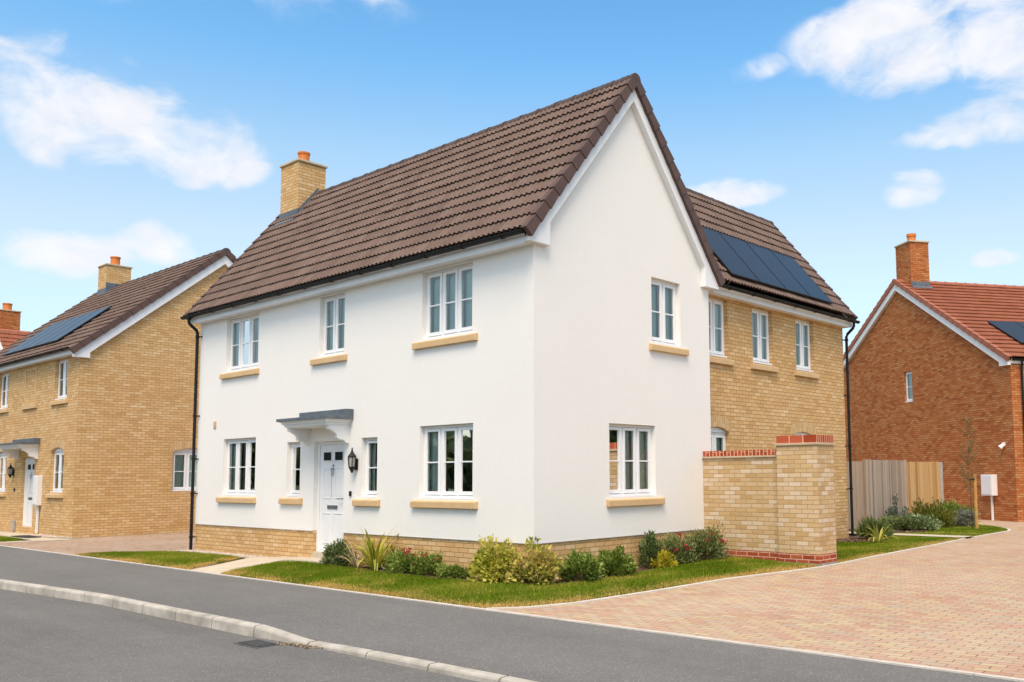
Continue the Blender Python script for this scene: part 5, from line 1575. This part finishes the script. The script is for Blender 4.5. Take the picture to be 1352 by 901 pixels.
sb_ = MB(); sb_.tube([(tx + .02, ty, 1.36), (tx - .08, ty + .10, 1.36), (tx - .17, ty + .06, 1.36), (tx - .10, ty - .03, 1.36), (tx + .02, ty - .05, 1.36)], .012, 6)
tag(build(sb_, 'tree_tie', M['black_plastic']), 'black rubber tie looped round the orange stake and young tree', 'tree tie')

# unseen tree belt added behind the viewer to darken what ground floor panes mirror
r = np.random.default_rng(77); n = 15000
hd = R(24) + r.random(n) * R(240); rad = 50 + r.normal(0, 2.2, n)
crown = 6.2 + 1.8 * np.sin(hd * 23) + 1.2 * np.sin(hd * 57 + 1)
hz = crown * np.sqrt(r.random(n))
P_ = np.stack([np.sin(hd) * rad, np.cos(hd) * rad, hz], 1)
N_ = r.normal(0, 1, (n, 3))
V_, T_ = leaf_arrays(P_, N_, r.uniform(.9, 1.7, n), r.uniform(.7, 1.2, n), r)
C_ = np.array([(.06, .09, .035), (.09, .13, .05), (.13, .17, .07)])[r.integers(0, 3, n)]
tag(colour_mesh('added_tree_belt', V_, T_, np.repeat(C_, 5, 0), M['leaf']), 'dark green tree belt added out of view to darken the window reflections', 'wood', kind='stuff')

# ================================================================== SKY AND LIGHT
SUN_AZ = math.atan2(.80, -.60)        # direction towards the sun, measured from +Y to +X
sun_dir = Vector((.60, -.80, 0)).normalized(); EL = R(57)
world = bpy.data.worlds.new('World'); sc.world = world; world.use_nodes = True
t = NT(world); bg = t.n['Background']
sky = t.new('ShaderNodeTexSky', sky_type='NISHITA'); sky.sun_disc = False
sky.sun_elevation = EL; sky.sun_rotation = math.atan2(sun_dir.x, sun_dir.y)
sky.air_density = 1.0; sky.dust_density = 1.2; sky.ozone_density = 2.0
dirn = t.new('ShaderNodeTexCoord').outputs['Generated']
sepd = t.new('ShaderNodeSeparateXYZ'); t.l.new(dirn, sepd.inputs[0])
CL = [(-0.8974,0.2732,0.3466,0.0643,0.0305),(-0.8887,0.3213,0.3270,0.0771,0.0350),(-0.8676,0.3779,0.3232,0.0616,0.0362),(-0.8649,0.4030,0.2992,0.0442,0.0221),
(-0.8970,0.2517,0.3635,0.0266,0.0166),(-0.9281,0.3076,0.2098,0.0529,0.0211),(-0.9045,0.3653,0.2200,0.0328,0.0182),(-0.3426,0.8401,0.4205,0.0890,0.0408),
(-0.2909,0.8603,0.4186,0.0654,0.0363),(-0.2565,0.8815,0.3965,0.0360,0.0324),(-0.2917,0.8944,0.3390,0.0520,0.0186),(-0.3260,0.8852,0.3320,0.0377,0.0121),
(-0.3607,0.8892,0.2815,0.0293,0.0170),(-0.5227,0.8011,0.2917,0.0442,0.0145),(-0.2955,0.9324,0.2080,0.0190,0.0091),(-0.5407,0.7852,0.3016,0.0201,0.0097),(-0.3604,0.8434,0.3985,0.0451,0.0225),(-0.8820,0.2900,0.3720,0.05,0.018),(-0.4700,0.7800,0.4130,0.035,0.012),(-0.2560,0.8950,0.3640,0.04,0.02)]
# more of the same clouds in the parts of the sky behind and beside the camera
rc = random.Random(3)
for k in range(16):
    a = rc.uniform(.55, 5.2); e = rc.uniform(.25, .9)
    d = Vector((math.sin(a) * math.cos(e), math.cos(a) * math.cos(e), math.sin(e)))
    CL.append((d.x, d.y, d.z, rc.uniform(.12, .3), rc.uniform(.05, .11)))
mask = None
wob = t.new('ShaderNodeTexNoise'); t.l.new(dirn, wob.inputs['Vector']); wob.inputs['Scale'].default_value = 9; wob.inputs['Detail'].default_value = 3
wv = t.vmath('SUBTRACT', wob.outputs['Color'], (.5, .5, .5)); wv2 = t.vmath('SCALE', wv.outputs[0]); wv2.inputs['Scale'].default_value = .075
dw = t.vmath('ADD', dirn, wv2.outputs[0]).outputs[0]
WT = {1: 1.15, 2: 1.2, 3: 1.1, 7: 1.1, 0: .82, 4: .7, 5: .95, 6: .8, 10: .9, 11: .75, 12: .95, 13: .85, 14: .6, 15: .7, 16: .9, 17: .55, 18: .45, 19: .7}
for ci_, (x, y, z, a, b) in enumerate(CL):
    c = Vector((x, y, z)).normalized(); e = Vector((c.y, -c.x, 0)).normalized(); u = e.cross(c).normalized()
    ve = t.vmath('DOT_PRODUCT', dw, tuple(e / a)).outputs['Value']
    uo = t.vmath('DOT_PRODUCT', dw, tuple(u / b)).outputs['Value']
    co_ = u.dot(c) / b
    fr = t.vmath('DOT_PRODUCT', dw, tuple(c)).outputs['Value']
    rr = t.math('ADD', t.math('MULTIPLY', ve, ve), t.math('MULTIPLY', uo, uo))
    m_ = t.math('MULTIPLY', t.mapr(rr, 0., 2.4, WT.get(ci_, 1.), 0., smooth=True), t.math('GREATER_THAN', fr, 0.))
    mask = m_ if mask is None else t.math('MAXIMUM', mask, m_)
mp = t.new('ShaderNodeMapping'); mp.inputs['Scale'].default_value = (1, 1, 1.7); t.l.new(dirn, mp.inputs[0])
n0 = t.new('ShaderNodeTexNoise'); t.l.new(mp.outputs[0], n0.inputs['Vector']); n0.inputs['Scale'].default_value = 7; n0.inputs['Detail'].default_value = 4
n0v = t.vmath('SCALE', t.vmath('SUBTRACT', n0.outputs['Color'], (.5, .5, .5)).outputs[0]); n0v.inputs['Scale'].default_value = .10
wp = t.vmath('ADD', mp.outputs[0], n0v.outputs[0]).outputs[0]
n1 = t.noise(wp, 12, 9, .6, .3)
dens = t.math('ADD', mask, t.math('MULTIPLY', t.math('SUBTRACT', n1, .5), 2.7))
dens = t.mapr(dens, .12, 1.32, 0., .97, smooth=True)
dens = t.math('MULTIPLY', dens, t.mapr(mask, 0.0, .55, 0., 1., smooth=True))
tone = t.ramp(sepd.outputs[2], [(.12, (.62, .60, .56)), (.20, (.78, .69, .58)), (.25, (.84, .72, .59)), (.33, (.74, .755, .65)), (.42, (.46, .71, .74)), (.50, (.38, .655, .72)), (.66, (1.30, 1.06, .78)), (1., (1.66, 1.28, .90))])
tn = t.vmath('MULTIPLY', sky.outputs[0], tone); tn2 = t.vmath('SCALE', tn.outputs[0]); tn2.inputs['Scale'].default_value = 1.47
skyc = tn2.outputs[0]
cloudc = t.ramp(t.noise(mp.outputs[0], 22, 6, .6), [(.3, (3.55, 3.6, 3.85)), (.7, (4.0, 4.0, 4.15))])
cmul = t.vmath('SCALE', cloudc); cmul.inputs['Scale'].default_value = 1.0
fin = t.mix(dens, skyc, cmul.outputs[0])
t.l.new(fin, bg.inputs['Color'])
bg.inputs['Strength'].default_value = .12

sl = bpy.data.lights.new('sun', 'SUN'); so = bpy.data.objects.new('sun', sl); COL.objects.link(so)
sl.energy = 1.25; sl.angle = R(28); sl.color = (1., .885, .735)
dv = Vector((sun_dir.x * math.cos(EL), sun_dir.y * math.cos(EL), math.sin(EL)))
so.rotation_euler = dv.to_track_quat('Z', 'Y').to_euler()
so.location = (0, 0, 30)

sc.view_settings.view_transform = 'Standard'; sc.view_settings.look = 'None'
sc.view_settings.exposure = 1.06; sc.view_settings.gamma = 1.0; sc.view_settings.use_curve_mapping = False
sc.cycles.max_bounces = 8; sc.cycles.transparent_max_bounces = 12
